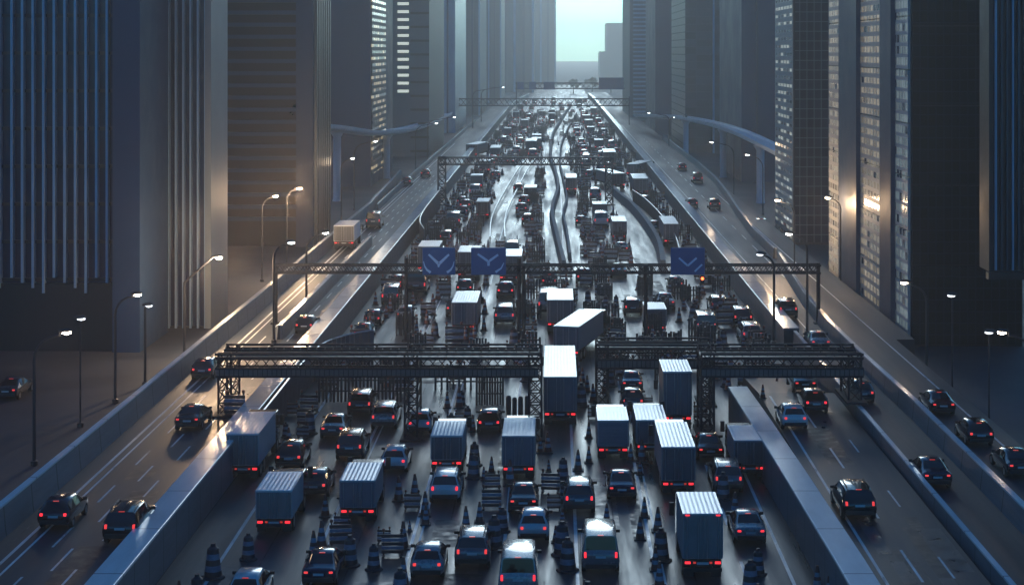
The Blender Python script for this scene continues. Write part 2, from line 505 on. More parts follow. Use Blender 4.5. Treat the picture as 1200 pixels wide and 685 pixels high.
def smooth_path(pts, n=6):
    out = []
    q = [Vector(p) for p in pts]
    for i in range(len(q) - 1):
        p0, p1, p2, p3 = q[max(i - 1, 0)], q[i], q[i + 1], q[min(i + 2, len(q) - 1)]
        for k in range(n):
            t = k / n
            out.append(tuple(.5 * ((2 * p1) + (p2 - p0) * t + (2 * p0 - 5 * p1 + 4 * p2 - p3) * t * t + (3 * p1 - p0 - 3 * p2 + p3) * t ** 3)))
    out.append(tuple(q[-1]))
    return out
med1 = smooth_path(P([(661, 316), (651, 275), (647, 250), (654, 224), (651, 205), (645, 185), (648, 160), (656, 145), (664, 132), (668, 126)]))
barrier('median_barrier', med1, .75, 1.0, 'wavy ribbon of pale topped concrete weaving down the middle of the jam', 'median', cat='barrier', cap='median')
med2 = smooth_path(P([(668, 305), (664, 275), (660, 255), (664, 235), (660, 212), (656, 190), (659, 168), (668, 148), (676, 134)]))
barrier('median_barrier', med2, .45, .85, 'lower thinner ribbon of concrete just right of the wavy median', 'median', cat='barrier', cap='median')
ramp = smooth_path(P([(777, 318), (772, 292), (758, 268), (742, 248), (726, 234), (716, 224)]))
barrier('curved_barrier', ramp, .9, 1.2, 'broad curving concrete ramp wall right of centre past the sign gantry', 'median', cat='barrier', cap='median')

def corrugated(name, path, h, label, amp=.14, step=.5, m='corr'):
    """A corrugated sheet screen following a path."""
    r = empty(name, path[0], label, 'fence')
    pts = [Vector(p) for p in path]
    b = MB()
    row = []
    for i in range(len(pts) - 1):
        d = pts[i + 1] - pts[i]; L_ = d.length; d.normalize(); nx = Vector((d.y, -d.x, 0))
        k = max(1, int(L_ / (step / 2)))
        for j in range(k):
            row.append(pts[i] + d * (L_ * j / k) + nx * (amp if len(row) % 2 else -amp) * .5)
    for p in row: b.v += [(p.x, p.y, p.z), (p.x, p.y, p.z + h)]
    for i in range(len(row) - 1):
        b.f.append((2 * i, 2 * i + 2, 2 * i + 3, 2 * i + 1)); b.m.append(0)
    o = b.build('sheet', m, r, tuple(r.location))
    md = o.modifiers.new('thick', 'SOLIDIFY'); md.thickness = .04
    b = MB(); b.tube([(p.x, p.y, p.z + h + .05) for p in pts], .06); b.build('top_rail', 'rail', r, tuple(r.location))
    return r
corrugated('corrugated_fence', smooth_path([(-13.6, 128, 0), (-15.2, 126, 0), (-16.6, 122, 0), (-16.95, 114, 0), (-16.95, 104, 0), (-16.95, 96, 0)]), 2.05, 'dark corrugated screen curving against left wall by the lattice gantry')
corrugated('corrugated_fence', smooth_path([(-15.0, 196, 0), (-16.2, 205, 0), (-16.8, 220, 0), (-16.9, 250, 0)]), 2.6, 'corrugated screen against left wall beyond the sign gantry')
corrugated('corrugated_fence', smooth_path([(p[0] + 1.8, p[1], 0) for p in P([(777, 312), (772, 290), (758, 266), (742, 247), (728, 236)])], 4), 1.7, 'corrugated screen curving along right side of the ramp wall')
tr = smooth_path(P([(583, 285), (585, 258), (599, 228), (612, 204), (622, 190)]))
for k, (dx, lb) in enumerate(((-.9, 'dark curving guard rail left of the median, nearest the left wall'), (0.9, 'dark curving guard rail left of the median, nearest the ribbon'))):
    r = empty('guard_rail', tr[0], lb, 'guard rail')
    b = MB(); b.sweep([(p[0] + dx, p[1], 0) for p in tr], [(-.05, .55), (.05, .55), (.08, .7), (.05, .85), (-.05, .85)]); b.build('rail_beam', 'rail', r, tr[0])
    for i in range(0, len(tr), 2):
        b = MB(); b.box(tr[i][0] + dx - .05, tr[i][0] + dx + .05, tr[i][1] - .05, tr[i][1] + .05, 0, .8); b.build('post', 'post', r, tr[i])

# ------------------------------------------------------------------ buildings
def tower(name, x0, x1, y0, y1, h, label, m, z0=0):
    r = empty(name, ((x0 + x1) / 2, y0, 0), label, 'building')
    b = MB(); b.box(x0, x1, y0, y1, z0 if z0 else -.005, h); b.build('wall', m, r, tuple(r.location))
    b = MB(); b.box(x0 + .4, x1 - .4, y0 + .4, y1 - .4, h + .002, h + 1.2); b.build('roof_parapet', m, r, tuple(r.location))
    return r
def part(r, name, x0, x1, y0, y1, z0, z1, m, bevel=0):
    b = MB(); b.box(x0, x1, y0, y1, z0, z1); return b.build(name, m, r, tuple(r.location), bevel=bevel)
def fx(px, Y): return (px - VX) * Y / F
def fz(py, Y): return HC - (py - VY) * Y / F

# left foreground tower with steel fins, a plain pier and a second finned bay set back
Y1 = 131
t = tower('office_tower', -75, fx(134, Y1), Y1 + .5, Y1 + 8.8, 62, 'nearest left tower, dark blue glass behind tall pale steel fins', 'tower_glass')
part(t, 'podium', -75, fx(134, Y1) - .01, Y1 + .02, Y1 + .49, 0, fz(332, Y1), 'tower_dark')
for k in range(13):
    x = fx(14 + k * 12.4, Y1) if k < 10 else fx(12 - (k - 9) * 12.4, Y1)
    part(t, 'fin', x - .09, x + .09, Y1 - .15, Y1 + .48, fz(325 + (k % 4) * 6, Y1), 61.5, 'fin')
for k in range(20):
    z = fz(330, Y1) + 2.9 * k
    if z < 60: part(t, 'floor_band', -75, fx(134, Y1) - .02, Y1 + .3, Y1 + .492, z, z + .25, 'tower_dark')
part(t, 'corner_pier', fx(134, Y1) + .004, fx(166, Y1), Y1 - .6, Y1 + 9, -.005, 63, 'tower_blue')
Y2 = 142
t = tower('office_tower', fx(166, Y2) - .6, fx(241, Y2), Y2 + .4, Y2 + 6.6, 58, 'second left tower with fine vertical fins and a side painted pale for reflected light', 'tower_glass')
for k in range(9):
    x = fx(172 + k * 8.6, Y2)
    part(t, 'fin', x - .08, x + .08, Y2 - .2, Y2 + .38, fz(400, Y2) if k < 4 else fz(392, Y2), 57, 'fin')
part(t, 'corner_pier', fx(241, Y2) + .004, fx(241, Y2) + .5, Y2 - .3, Y2 + 6.9, -.005, 58.5, 'lit_tower_side')  # street side face, its reflected light put into the colour
part(t, 'podium', fx(166, Y2), fx(241, Y2) - .01, Y2 + .1, Y2 + .37, 0, fz(384, Y2) + .1, 'tower_dark')
# banded tower
Y3 = 201
t = tower('banded_tower', fx(150, Y3), fx(348, Y3), Y3 + .6, Y3 + 30, 60, 'left tower with dark horizontal window bands between blue between blue slabs', 'tower_dark')
for k in range(28):
    z = 3.0 + 1.43 * k
    part(t, 'slab_band', fx(150, Y3), fx(348, Y3) - .01, Y3, Y3 + .59, z, z + .46, 'tower_blue')
part(t, 'corner_pier', fx(348, Y3), fx(368, Y3), Y3 - .8, Y3 + 13.4, -.005, 60.5, 'tower_blue')
for k in range(7):
    yy = Y3 + .2 + k * 1.9
    part(t, 'flute', fx(368, Y3) + .004, fx(368, Y3) + .35, yy, yy + .8, -.005, 60, 'fin_dark')
# towers further up the left side
Y4 = 290
t = tower('plain_tower', fx(330, Y4), fx(434, Y4), Y4, Y4 + 40, 62, 'plain dark blue left tower rising behind the flyover ribbon', 'tower_blue')
part(t, 'window', fx(434, Y4) + .003, fx(434, Y4) + .25, Y4 + 1, Y4 + 24, 2, 60, grid_mat('amber_strip', (.05, .06, .07), (.05, .07, .09), 'y', 3, 1.1, .2, .5, (1, .8, .45), lit_share=.35))
Y5 = 372
t = tower('slatted_tower', fx(440, Y5), fx(503, Y5), Y5, Y5 + 50, 64, 'left tower with a column of glowing slanted window slats', 'tower_teal')
M['lit_slat'] = mat('lit_slat', (.7, .75, .65), .4, emit=(.95, 1, .82), estr=.75)
for k in range(15):
    z = fz(3 + 9.3 * k, Y5) if k < 12 else 29 + 1.7 * (k - 11) + 5
    part(t, 'lit_window', fx(466, Y5), fx(479, Y5), Y5 - .2, Y5 - .003, z - .6, z, 'lit_slat')
for k in range(12):
    z = 1 + k * 3
    part(t, 'slab_band', fx(481, Y5), fx(503, Y5) - .01, Y5 - .12, Y5 - .003, z, z + .5, 'tower_dark')
for k in range(5):
    z = fz(172 + 11 * k, Y4 + 10)
    part(t, 'lit_window', fx(432, Y5), fx(453, Y5), Y5 - 4, Y5 - 3.8, z - .9, z, 'lit_slat') if False else None
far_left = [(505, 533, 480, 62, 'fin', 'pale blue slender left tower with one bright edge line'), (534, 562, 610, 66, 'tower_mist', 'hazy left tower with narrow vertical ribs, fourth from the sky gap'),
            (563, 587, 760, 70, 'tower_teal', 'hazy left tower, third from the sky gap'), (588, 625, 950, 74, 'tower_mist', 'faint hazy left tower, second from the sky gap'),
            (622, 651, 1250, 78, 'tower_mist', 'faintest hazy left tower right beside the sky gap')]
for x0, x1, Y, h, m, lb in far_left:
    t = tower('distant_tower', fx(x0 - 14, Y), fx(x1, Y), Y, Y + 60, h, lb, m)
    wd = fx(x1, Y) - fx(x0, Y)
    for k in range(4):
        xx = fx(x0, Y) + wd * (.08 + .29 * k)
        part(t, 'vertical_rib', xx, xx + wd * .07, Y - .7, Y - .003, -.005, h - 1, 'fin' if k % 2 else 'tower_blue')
# right side
Yr = 560
t = tower('ribbed_tower', fx(738, Yr), fx(769, Yr), Yr, Yr + 60, 62, 'teal right tower with fine horizontal ribs beside the sky gap', 'tower_teal')
for k in range(34):
    z = 1.5 + 1.4 * k
    part(t, 'slab_band', fx(742, Yr), fx(767, Yr), Yr - .5, Yr - .003, z, z + .55, 'fin')
t = tower('plain_tower', fx(768, 470), fx(806, 470), 470, 520, 60, 'plain dark teal right tower next to the ribbed one', 'tower_blue')
part(t, 'corner_pier', fx(795, 470), fx(803, 470), 469.2, 469.99, 0, 59, 'fin_dark')
t = tower('plain_tower', fx(803, 385), fx(871, 385), 385, 430, 60, 'broad dark right tower with faint floor lines behind the right flyover', grid_mat('faint_grid', (.05, .07, .085), (.025, .04, .055), 'x', 4.2, 1.7, .05, rough=.3))
part(t, 'corner_pier', fx(835, 385), fx(837, 385), 384.3, 384.99, 0, 60, 'fin')
t = tower('plain_tower', fx(869, 300), fx(925, 300), 300, 340, 60, 'slim slate right tower left of the gridded block', 'tower_blue')
part(t, 'corner_pier', fx(886, 300), fx(888, 300), 299.4, 299.99, 0, 60, 'fin_dark')
# gridded block: lit street side, dark grid front
Xb = 28.4
t = tower('grid_tower', Xb, 40, 203, 219.5, 58, 'dark gridded right tower with pale window grid on its street side', 'tower_dark')
gm = grid_mat('dark_grid', (.10, .12, .14), (.018, .028, .045), 'x', .85, 1.15, .1)
gs = grid_mat('street_grid', (.30, .34, .35), (.05, .08, .10), 'y', 2.6, .95, .22, .35, (.9, 1, .9), lit_share=.4)
for k in range(16):
    z = .3 + 3.45 * k
    part(t, 'window', Xb + .2, 39.8, 202.9, 202.997, z, z + 3.44, gm)
    part(t, 'window', Xb - .1, Xb - .003, 203.2, 219.2, z, z + 3.44, gs)
# big right block with three glazed strips facing the street
Xc = 27.5
t = tower('strip_tower', Xc + .3, 36.5, 133.2, 172, 64, 'dark right tower with three tall strips of lit glazing between plain piers', 'tower_dark')
lit = grid_mat('strip_glazing', (.50, .49, .44), (.16, .16, .14), 'y', 1.45, .9, .26, .30, (1, .84, .58), lit_share=.93)  # pane glow covers lit rooms and also reflected lamp and sky light
lit2 = grid_mat('strip_glazing_cool', (.42, .47, .48), (.10, .16, .18), 'y', 1.1, .9, .26, .2, (.75, .95, .95), lit_share=.85)
for ya, yb, mm in ((163.7, 171.8, lit), (142.9, 154.0, lit), (133.4, 138.2, lit2)):
    for k in range(15):
        z = .6 + 4.2 * k
        part(t, 'window', Xc + .1, Xc + .297, ya, yb, z, z + 4.1, mm)
for ya, yb in ((154.02, 163.6), (138.22, 142.88)):
    part(t, 'pier', Xc - .3, Xc + .296, ya, yb, -.005, 64.4, 'tower_blue')
dg = grid_mat('black_grid', (.022, .028, .042), (.005, .007, .014), 'x', .62, .9, .16, rough=.5, spec=.2)
for k in range(10):
    z = .2 + 6.2 * k
    part(t, 'glazing', Xc + .4, 36.4, 133.0, 133.196, z, z + 6.1, dg)
# near right overhanging block
Yn = 108
t = tower('overhang_block', fx(1159, Yn), 60, Yn, Yn + 2.4, 50, 'nearest right block overhanging on a dark base, thin pale fins', 'tower_dark', z0=fz(318, Yn))
part(t, 'base', 34, 60, Yn + .8, Yn + 2.3, -.005, fz(318, Yn) - .003, 'tower_dark')
for k in range(9):
    x = fx(1166 + k * 6.6, Yn)
    part(t, 'fin', x - .05, x + .05, Yn - .3, Yn - .003, fz(316, Yn), 49.5, 'fin_dark' if k % 3 else 'fin')
part(t, 'sill', fx(1158, Yn) - .1, 60.1, Yn - .5, Yn + .2, fz(318, Yn) - .45, fz(318, Yn) - .005, 'tower_dark')
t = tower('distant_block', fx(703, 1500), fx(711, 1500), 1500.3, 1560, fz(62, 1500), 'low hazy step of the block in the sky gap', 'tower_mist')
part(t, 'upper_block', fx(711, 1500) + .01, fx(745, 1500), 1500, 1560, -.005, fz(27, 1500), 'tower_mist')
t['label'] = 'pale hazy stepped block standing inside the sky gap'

# curved flyovers
def flyover(path, wd, label, piers):
    r = empty('flyover', path[0], label, 'flyover')
    r.location = (path[0][0], path[0][1], 0); off = tuple(r.location)
    b = MB(); b.sweep(path, [(-wd / 2, 0), (-wd * .3, -.3), (wd * .3, -.3), (wd / 2, 0), (wd / 2, .25), (-wd / 2, .25)]); b.build('deck', 'ribbon', r, off)
    for s in (-1, 1):
        b = MB(); b.sweep(path, [(s * wd / 2 - .14, .252), (s * wd / 2 + .14, .252), (s * wd / 2 + .14, 0.6), (s * wd / 2 - .14, 0.6)]); b.build('parapet', 'ribbon', r, off)
    for i in piers:
        p = path[i]
        b = MB(); b.lathe([(.7, -.005), (.6, .5), (.6, p[2] - 1.1), (1.1, p[2] - .302)], (p[0], p[1], 0)); b.build('pier', 'ribbon', r, off, smooth=True)
def pix(px, py, Y): return (fx(px, Y), Y, fz(py, Y))
fl = smooth_path([pix(360, 148, 250), pix(395, 152, 262), pix(435, 157, 290), pix(470, 154, 330), pix(500, 146, 380), pix(524, 134, 450)])
flyover(fl, 2.6, 'curved elevated ribbon road on left, sweeping behind the banded tower', (6, 15, 24))
fr = smooth_path([pix(748, 136, 470), pix(790, 138, 400), pix(830, 145, 340), pix(865, 156, 285), pix(905, 175, 248), pix(948, 198, 226)])
flyover(fr, 2.4, 'curved elevated ribbon road on right, passing before the dark towers', (8, 15, 22))

# ------------------------------------------------------------------ gantries and signs
def lattice(b, x0, x1, y, z0, z1, step, r):
    n = max(2, int(round((x1 - x0) / step)))
    for k in range(n):
        xa, xb = x0 + (x1 - x0) * k / n, x0 + (x1 - x0) * (k + 1) / n
        b.bar((xa, y, z0), (xb, y, z1), r); b.bar((xa, y, z1), (xb, y, z0), r)
def tower_leg(r, off, x, y, z0, z1, wd, m, br=.05, dp=None):
    b = MB(); dp = dp or wd
    for sx in (-1, 1):
        for sy in (-1, 1):
            b.bar((x + sx * wd / 2, y + sy * dp / 2, z0), (x + sx * wd / 2, y + sy * dp / 2, z1), br * 1.8)
    n = max(2, int((z1 - z0) / (wd * .9)))
    for k in range(n):
        za, zb = z0 + (z1 - z0) * k / n, z0 + (z1 - z0) * (k + 1) / n
        for sy in (-1, 1):
            b.bar((x - wd / 2, y + sy * dp / 2, za), (x + wd / 2, y + sy * dp / 2, zb), br)
            b.bar((x + wd / 2, y + sy * dp / 2, za), (x - wd / 2, y + sy * dp / 2, zb), br)
            b.bar((x - wd / 2, y + sy * dp / 2, zb), (x + wd / 2, y + sy * dp / 2, zb), br)
        for sx in (-1, 1):
            b.bar((x + sx * wd / 2, y - dp / 2, za), (x + sx * wd / 2, y + dp / 2, zb), br)
    b.box(x - wd * .8, x + wd * .8, y - dp * .8, y + dp * .8, z0, z0 + .12)
    return b.build('leg', m, r, off)
def catwalk_gantry(x0, x1, yf, dp, zt, zb, legs, label):
    r = empty('catwalk_gantry', ((x0 + x1) / 2, yf, 0), label, 'gantry', 'lattice gantries over the near jam'); off = tuple(r.location)
    zp = zb + (zt - zb) * .36
    for yy in (yf, yf + dp):
        b = MB()
        for z in (zt, zt - .22, zp, zb): b.box(x0, x1, yy - .07, yy + .07, z - .06, z + .06)
        lattice(b, x0, x1, yy, zp, zt - .22, .55, .035)
        b.build('truss', 'gantry', r, off)
    b = MB(); b.box(x0 + .02, x1 - .02, yf + .1, yf + dp - .1, zt - .36, zt - .3)
    n = int((x1 - x0) / .5)
    for k in range(n + 1):
        x = x0 + .05 + (x1 - x0 - .1) * k / n
        b.box(x - .04, x + .04, yf + .1, yf + dp - .1, zt - .299, zt - .21)
    b.build('walkway', 'panel_grey', r, off)
    for yy in (yf + dp * .33, yf + dp * .66):
        b = MB(); b.box(x0 + .1, x1 - .1, yy - .05, yy + .05, zt - .2, zt - .08); b.build('pipe_rail', 'gantry', r, off)
    b = MB(); b.box(x0 + .05, x1 - .05, yf - .03, yf + .03, zb + .065, zp - .065); b.build('fascia', 'fascia', r, off)
    b = MB(); n = int((x1 - x0) / .28)
    for k in range(n + 1):
        x = x0 + (x1 - x0) * k / n
        b.box(x - .022, x + .022, yf - .075, yf - .035, zb + .06, zp - .06)
    b.build('fascia_slats', 'gantry', r, off)
    for (x, z0) in legs: tower_leg(r, off, x, yf + dp / 2, z0, zt + .03, .75, 'gantry', .045, dp * .8)
    for k in range(int((x1 - x0) / 2.1)):
        x = x0 + 1 + 2.1 * k
        b = MB(); b.bar((x, yf + dp * .5, zt - .2), (x, yf + dp * .5, zt + .18), .03); b.lathe([(.05, .16), (.1, .2), (.1, .3), (.05, .34)], (x, yf + dp * .5, zt), 8); b.build('beacon', 'trim', r, off)
    return r
g1y = 101.0
catwalk_gantry(fx(252, g1y), fx(632, g1y), g1y, 3.4, fz(415, g1y), fz(441, g1y), ((fx(262, g1y), DECK), (fx(481, g1y), 0), (fx(627, g1y), 0)), 'longest black lattice catwalk gantry, spanning from left side road to middle')
catwalk_gantry(fx(700, 110.6), fx(834, 110.6), 110.6, 2.6, fz(404, 110.6), fz(431, 110.6), ((fx(706, 110.6), 0), (fx(829, 110.6), 0)), 'short black lattice catwalk gantry in the middle, before the tan truck')
catwalk_gantry(fx(822, g1y) , fx(1012, g1y), g1y, 3.4, fz(415, g1y), fz(441, g1y), ((fx(830, g1y), 0), (fx(1003, g1y), DECK + .8)), 'black lattice catwalk gantry on the right over the slip road')

def truss_gantry(name, Y, px0, px1, zt, zb, posts, label, m='gantry', br=.05, dp=1.0, step=.9):
    x0, x1 = fx(px0, Y), fx(px1, Y)
    r = empty(name, ((x0 + x1) / 2, Y, 0), label, 'gantry'); off = tuple(r.location)
    b = MB()
    for yy in (Y, Y + dp):
        for z in (zt, zb): b.box(x0, x1, yy - br * 1.8, yy + br * 1.8, z - br * 1.8, z + br * 1.8)
        lattice(b, x0, x1, yy, zb, zt, step, br)
    n = int((x1 - x0) / (step * 1.5))
    for k in range(n + 1):
        x = x0 + (x1 - x0) * k / n
        for z in (zt, zb): b.bar((x, Y, z), (x, Y + dp, z), br)
    b.build('truss', m, r, off)
    for px, z0, zz_, kind in posts:
        x = fx(px, Y)
        if kind == 'l': tower_leg(r, off, x, Y + dp / 2, z0, zz_, 1.1, m, br * 1.1)
        else:
            b = MB(); b.bar((x, Y + dp / 2, z0), (x, Y + dp / 2, zz_), .16, n=8); b.box(x - .35, x + .35, Y + dp / 2 - .35, Y + dp / 2 + .35, z0, z0 + .1); b.build('leg', m, r, off, smooth=True)
    return r
g2 = 135.0
truss_gantry('sign_gantry', g2, 320, 962, fz(311, g2), fz(320, g2), ((322, DECK, fz(311, g2) + .1, 'p'), (475.5, 0, fz(303, g2), 'p'), (608, 0, fz(303, g2), 'p'), (613.5, 0, fz(309, g2), 'p'), (757, 0, fz(310, g2), 'p'), (960, DECK, fz(309, g2), 'p')),
             'slim truss gantry carrying three blue arrow signs across the jam', br=.035, dp=.9, step=.5)
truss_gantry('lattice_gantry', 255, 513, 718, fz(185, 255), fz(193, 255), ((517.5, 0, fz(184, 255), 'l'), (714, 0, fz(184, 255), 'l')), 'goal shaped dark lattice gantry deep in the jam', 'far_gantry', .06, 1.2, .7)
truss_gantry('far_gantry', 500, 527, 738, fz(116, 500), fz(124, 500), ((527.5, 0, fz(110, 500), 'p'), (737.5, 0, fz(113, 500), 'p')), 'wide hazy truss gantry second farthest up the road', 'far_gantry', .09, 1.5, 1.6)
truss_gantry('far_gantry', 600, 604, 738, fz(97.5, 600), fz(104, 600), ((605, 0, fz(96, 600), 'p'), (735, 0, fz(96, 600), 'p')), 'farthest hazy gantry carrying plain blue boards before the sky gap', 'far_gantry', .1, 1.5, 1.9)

def stroke(b, pts, w0, w1, y):
    """A tapered flat stroke in the x-z plane, 3 cm thick."""
    pts = [Vector((p[0], 0, p[1])) for p in pts]
    n = len(pts); vs = []
    for i, p in enumerate(pts):
        d = (pts[min(i + 1, n - 1)] - pts[max(i - 1, 0)]).normalized()
        nn = Vector((-d.z, 0, d.x)); t = i / (n - 1)
        ww = w0 + (w1 - w0) * t
        for yy in (y - .03, y):
            vs += [(p.x + nn.x * ww, yy, p.z + nn.z * ww), (p.x - nn.x * ww, yy, p.z - nn.z * ww)]
    fs = []
    for i in range(n - 1):
        a, c = 4 * i, 4 * i + 4
        fs += [(a, a + 1, c + 1, c), (a + 2, c + 2, c + 3, a + 3), (a, c, c + 2, a + 2), (a + 1, a + 3, c + 3, c + 1)]
    fs += [(0, 2, 3, 1), (4 * n - 4, 4 * n - 3, 4 * n - 1, 4 * n - 2)]
    b.add(vs, fs)
def sign(px0, px1, py0, py1, marks, label):
    Y = g2 - .45
    x0, x1, z0, z1 = fx(px0, Y), fx(px1, Y), fz(py1, Y), fz(py0, Y)
    r = empty('road_sign', ((x0 + x1) / 2, Y, z0), label, 'sign', 'blue arrow signs on the sign gantry'); off = tuple(r.location)
    b = MB(); b.box(x0, x1, Y, Y + .14, z0, z1); o = b.build('panel', 'sign', r, off, bevel=.05)
    cx, cz, s = (x0 + x1) / 2, (z0 + z1) / 2, (x1 - x0) / 2
    for nm, pts, wa, wb in marks:
        b = MB(); stroke(b, [(cx + u * s, cz + v * s) for u, v in pts], wa * s, wb * s, Y - .004); b.build(nm, 'sign_mark', r, off)
    b = MB(); b.box(cx - .6, cx - .5, Y + .142, g2 - .07, z0 + .3, z1 - .3); b.box(cx + .5, cx + .6, Y + .142, g2 - .07, z0 + .3, z1 - .3); b.build('bracket', 'gantry', r, off)
arcl = [(-.93, .0), (-.86, -.3), (-.72, -.52), (-.5, -.68)]
arcr = [(-x, z) for x, z in arcl]
sign(495, 533.5, 290, 322, [('arrow_stroke', [(-.62, .42), (-.05, -.12)], .06, .09), ('arrow_stroke', [(.62, .42), (.05, -.12)], .06, .09), ('arrow_tip', [(0, -.14), (-.02, -.36)], .11, .04), ('arc', arcl, .02, .08), ('arc', arcr, .02, .08)],
     'blue sign with broad pale arrow and two small arcs, leftmost on the gantry')
sign(552, 593, 290, 322, [('arrow_stroke', [(-.62, .42), (-.05, .02)], .06, .07), ('arrow_stroke', [(.55, .38), (.05, .02)], .06, .07), ('arrow_stem', [(0, .04), (0, -.26)], .08, .07), ('arc', [(.88, -.08), (.72, -.4), (.4, -.62)], .02, .07)],
     'blue sign with pale letter Y shaped arrow, middle one on the gantry')
sign(786, 826, 290, 322, [('arrow_stroke', [(-.52, .2), (0, -.26)], .055, .06), ('arrow_stroke', [(.52, .2), (0, -.26)], .055, .06), ('slash', [(.4, -.6), (.84, -.18)], .05, .05)],
     'blue sign with pale tick shaped arrow and slash, rightmost on the gantry')
for x0, x1, y0, y1, lb in ((606, 614, 96, 105, 'small blue board, leftmost on the farthest gantry'), (620, 628, 96, 105, 'small blue board, second from left on the farthest gantry'),
                           (637, 650, 96, 105, 'middle blue board on the farthest gantry, left of sky gap'), (702, 731, 91, 105, 'largest blue board on the farthest gantry, inside the sky gap')):
    Y = 599.5; b = MB(); b.box(fx(x0, Y), fx(x1, Y), Y, Y + .3, fz(y1, Y), fz(y0, Y))
    tag(b.build('sign_board', 'sign', None, (fx((x0 + x1) / 2, Y), Y, fz(y1, Y))), lb, 'sign', 'plain blue boards on the farthest gantry')
# two small red signals hanging under the sign gantry
for px, lb, mm in ((823, 'small signal with red light hanging under rightmost sign', 'redsig'), (831.5, 'unlit small signal hanging beside the red one', 'trim')):
    x = fx(px, g2); z = fz(322, g2)
    r = empty('traffic_signal', (x, g2, z), lb, 'signal', 'signals under the sign gantry'); off = tuple(r.location)
    b = MB(); b.box(x - .16, x + .16, g2 - .15, g2 + .15, fz(332, g2), z - .02); b.build('housing', 'trim', r, off, bevel=.03)
    b = MB(); b.lathe([(.12, -.02), (.1, .02)], (0, 0, 0), 10); o = b.build('lens', mm, r); o.rotation_euler = (R(90), 0, 0); o.location = (0, -.17, fz(326, g2) - z)

# ------------------------------------------------------------------ street lamps
def street_lamp(bx, by, hx, hy, label, z0=0.0, lens='lamp_off', power=0, col=(1, .72, .45), style='curve', group='street lamps along the roads', pr=.10):
    X, Y, _ = at(bx, by, z0)
    hX, hZ = fx(hx, Y), fz(hy, Y)
    r = empty('street_lamp', (X, Y, z0), label, 'street lamp', group); off = tuple(r.location)
    s = 1 if hX > X else -1
    d = abs(hX - X)
    if style == 'curve':
        rad = min(d * .75, 1.6)
        zt = hZ - .12 * d
        pts = [(X, Y, z0), (X, Y, z0 + (zt - z0) * .55), (X, Y, zt - rad)]
        for k in range(1, 6):
            a = math.pi / 2 * k / 5
            pts.append((X + s * rad * (1 - math.cos(a)), Y, zt - rad + rad * math.sin(a)))
        pts.append((hX - s * .5, Y, hZ - .02))
    else:
        zt = fz(style, Y)
        pts = [(X, Y, z0), (X, Y, (z0 + zt) / 2), (X, Y, zt), (X + s * d * .35, Y, zt + (hZ - zt) * .45), (X + s * d * .7, Y, zt + (hZ - zt) * .88), (hX - s * .5, Y, hZ)]
    rr = [pr * (1 - .45 * i / (len(pts) - 1)) for i in range(len(pts))]
    b = MB(); b.tube(pts, pr, n=8, radii=rr); b.build('pole', 'pole', r, off, smooth=True)
    b = MB(); b.lathe([(.2, 0), (.2, .25), (pr * 1.05, .3)], (X, Y, z0), 10); b.build('pole_base', 'pole', r, off)
    b = MB(); b.tube([(hX - s * .55, Y, hZ), (hX - s * .35, Y, hZ + .03), (hX, Y, hZ + .06), (hX + s * .18, Y, hZ + .05)], .1, n=8, radii=[.06, .12, .13, .05]); b.build('lamp_head', 'pole', r, off, smooth=True)
    b = MB(); b.tube([(hX - s * .34, Y, hZ - .07), (hX - s * .1, Y, hZ - .085), (hX + s * .14, Y, hZ - .06)], .1, n=8, radii=[.06, .11, .06]); b.build('lamp_lens', lens, r, off, smooth=True)
    if power:
        ld = bpy.data.lights.new('lamp_light', 'POINT'); ld.energy = power; ld.color = col; ld.shadow_soft_size = .5
        lo = bpy.data.objects.new('lamp_light', ld); COL.objects.link(lo); lo.parent = r
        lo.location = (hX - X, -.1, hZ - z0 - .45)
    return r
WARM = (1, .66, .38)
street_lamp(40, 545, 80, 388, 'nearest left street lamp with curved arm, standing left of the barrier', lens='lamp', power=90, col=WARM)
street_lamp(135, 472, 163, 344, 'second left street lamp with curved arm before the plain corner pier', lens='lamp', power=80, col=WARM)
street_lamp(170, 452, 176, 357, 'thin unlit left lamp post with tiny hooked head')
street_lamp(94, 500, 97, 372, 'thin plain left post between the two nearest left lamps', pr=.06)
street_lamp(216, 418, 258, 301, 'brightest left street lamp with straight slanted arm beside the pale tower side', lens='lamp', power=7000, col=WARM, style=331)
street_lamp(307, 330, 324, 229, 'left lamp post before the banded tower, shorter arm of the pair', pr=.08, lens='lamp', power=2500, col=WARM)
street_lamp(336, 322, 352, 220, 'left lamp before the banded tower, brighter one of the pair', lens='lamp', power=6000, col=WARM, pr=.08)
street_lamp(321, 402, 343, 283, 'lamp rising beside the left leg of the sign gantry', z0=DECK, lens='lamp_cool')
street_lamp(359, 356, 383, 272, 'lamp on left side road just right of the sign gantry leg', z0=DECK, lens='lamp_cool', power=300)
street_lamp(400, 268, 414, 185, 'left lamp behind the white minibus, lower of two', lens='lamp_cool', power=200)
street_lamp(415, 246, 441, 165, 'left lamp behind the white minibus, taller of two', lens='lamp_cool', power=200)
street_lamp(487, 208, 512, 144, 'hazy left lamp under the end of flyover, nearer one', lens='lamp_cool')
street_lamp(501, 190, 533, 137, 'hazy left lamp under the end of flyover, farther one', lens='lamp_cool')
street_lamp(489, 150, 514, 110, 'hazy left lamp above the flyover curve', lens='lamp_cool', pr=.16)
street_lamp(554, 156, 590, 102, 'hazy left lamp with long arm before the far gantry, left one', lens='lamp_cool', pr=.16)
street_lamp(564, 148, 580, 103, 'hazy left lamp before the far gantry, right one', lens='lamp_cool', pr=.16)
street_lamp(1212, 520, 1172, 388, 'nearest right street lamp, its curved arm reaching in from the edge', lens='lamp', power=50, col=WARM)
street_lamp(1159, 500, 1157, 388, 'thin plain right post beside the nearest right lamp', pr=.06)
street_lamp(1116, 468, 1113, 345, 'thin unlit right lamp post with tiny hooked head', pr=.07)
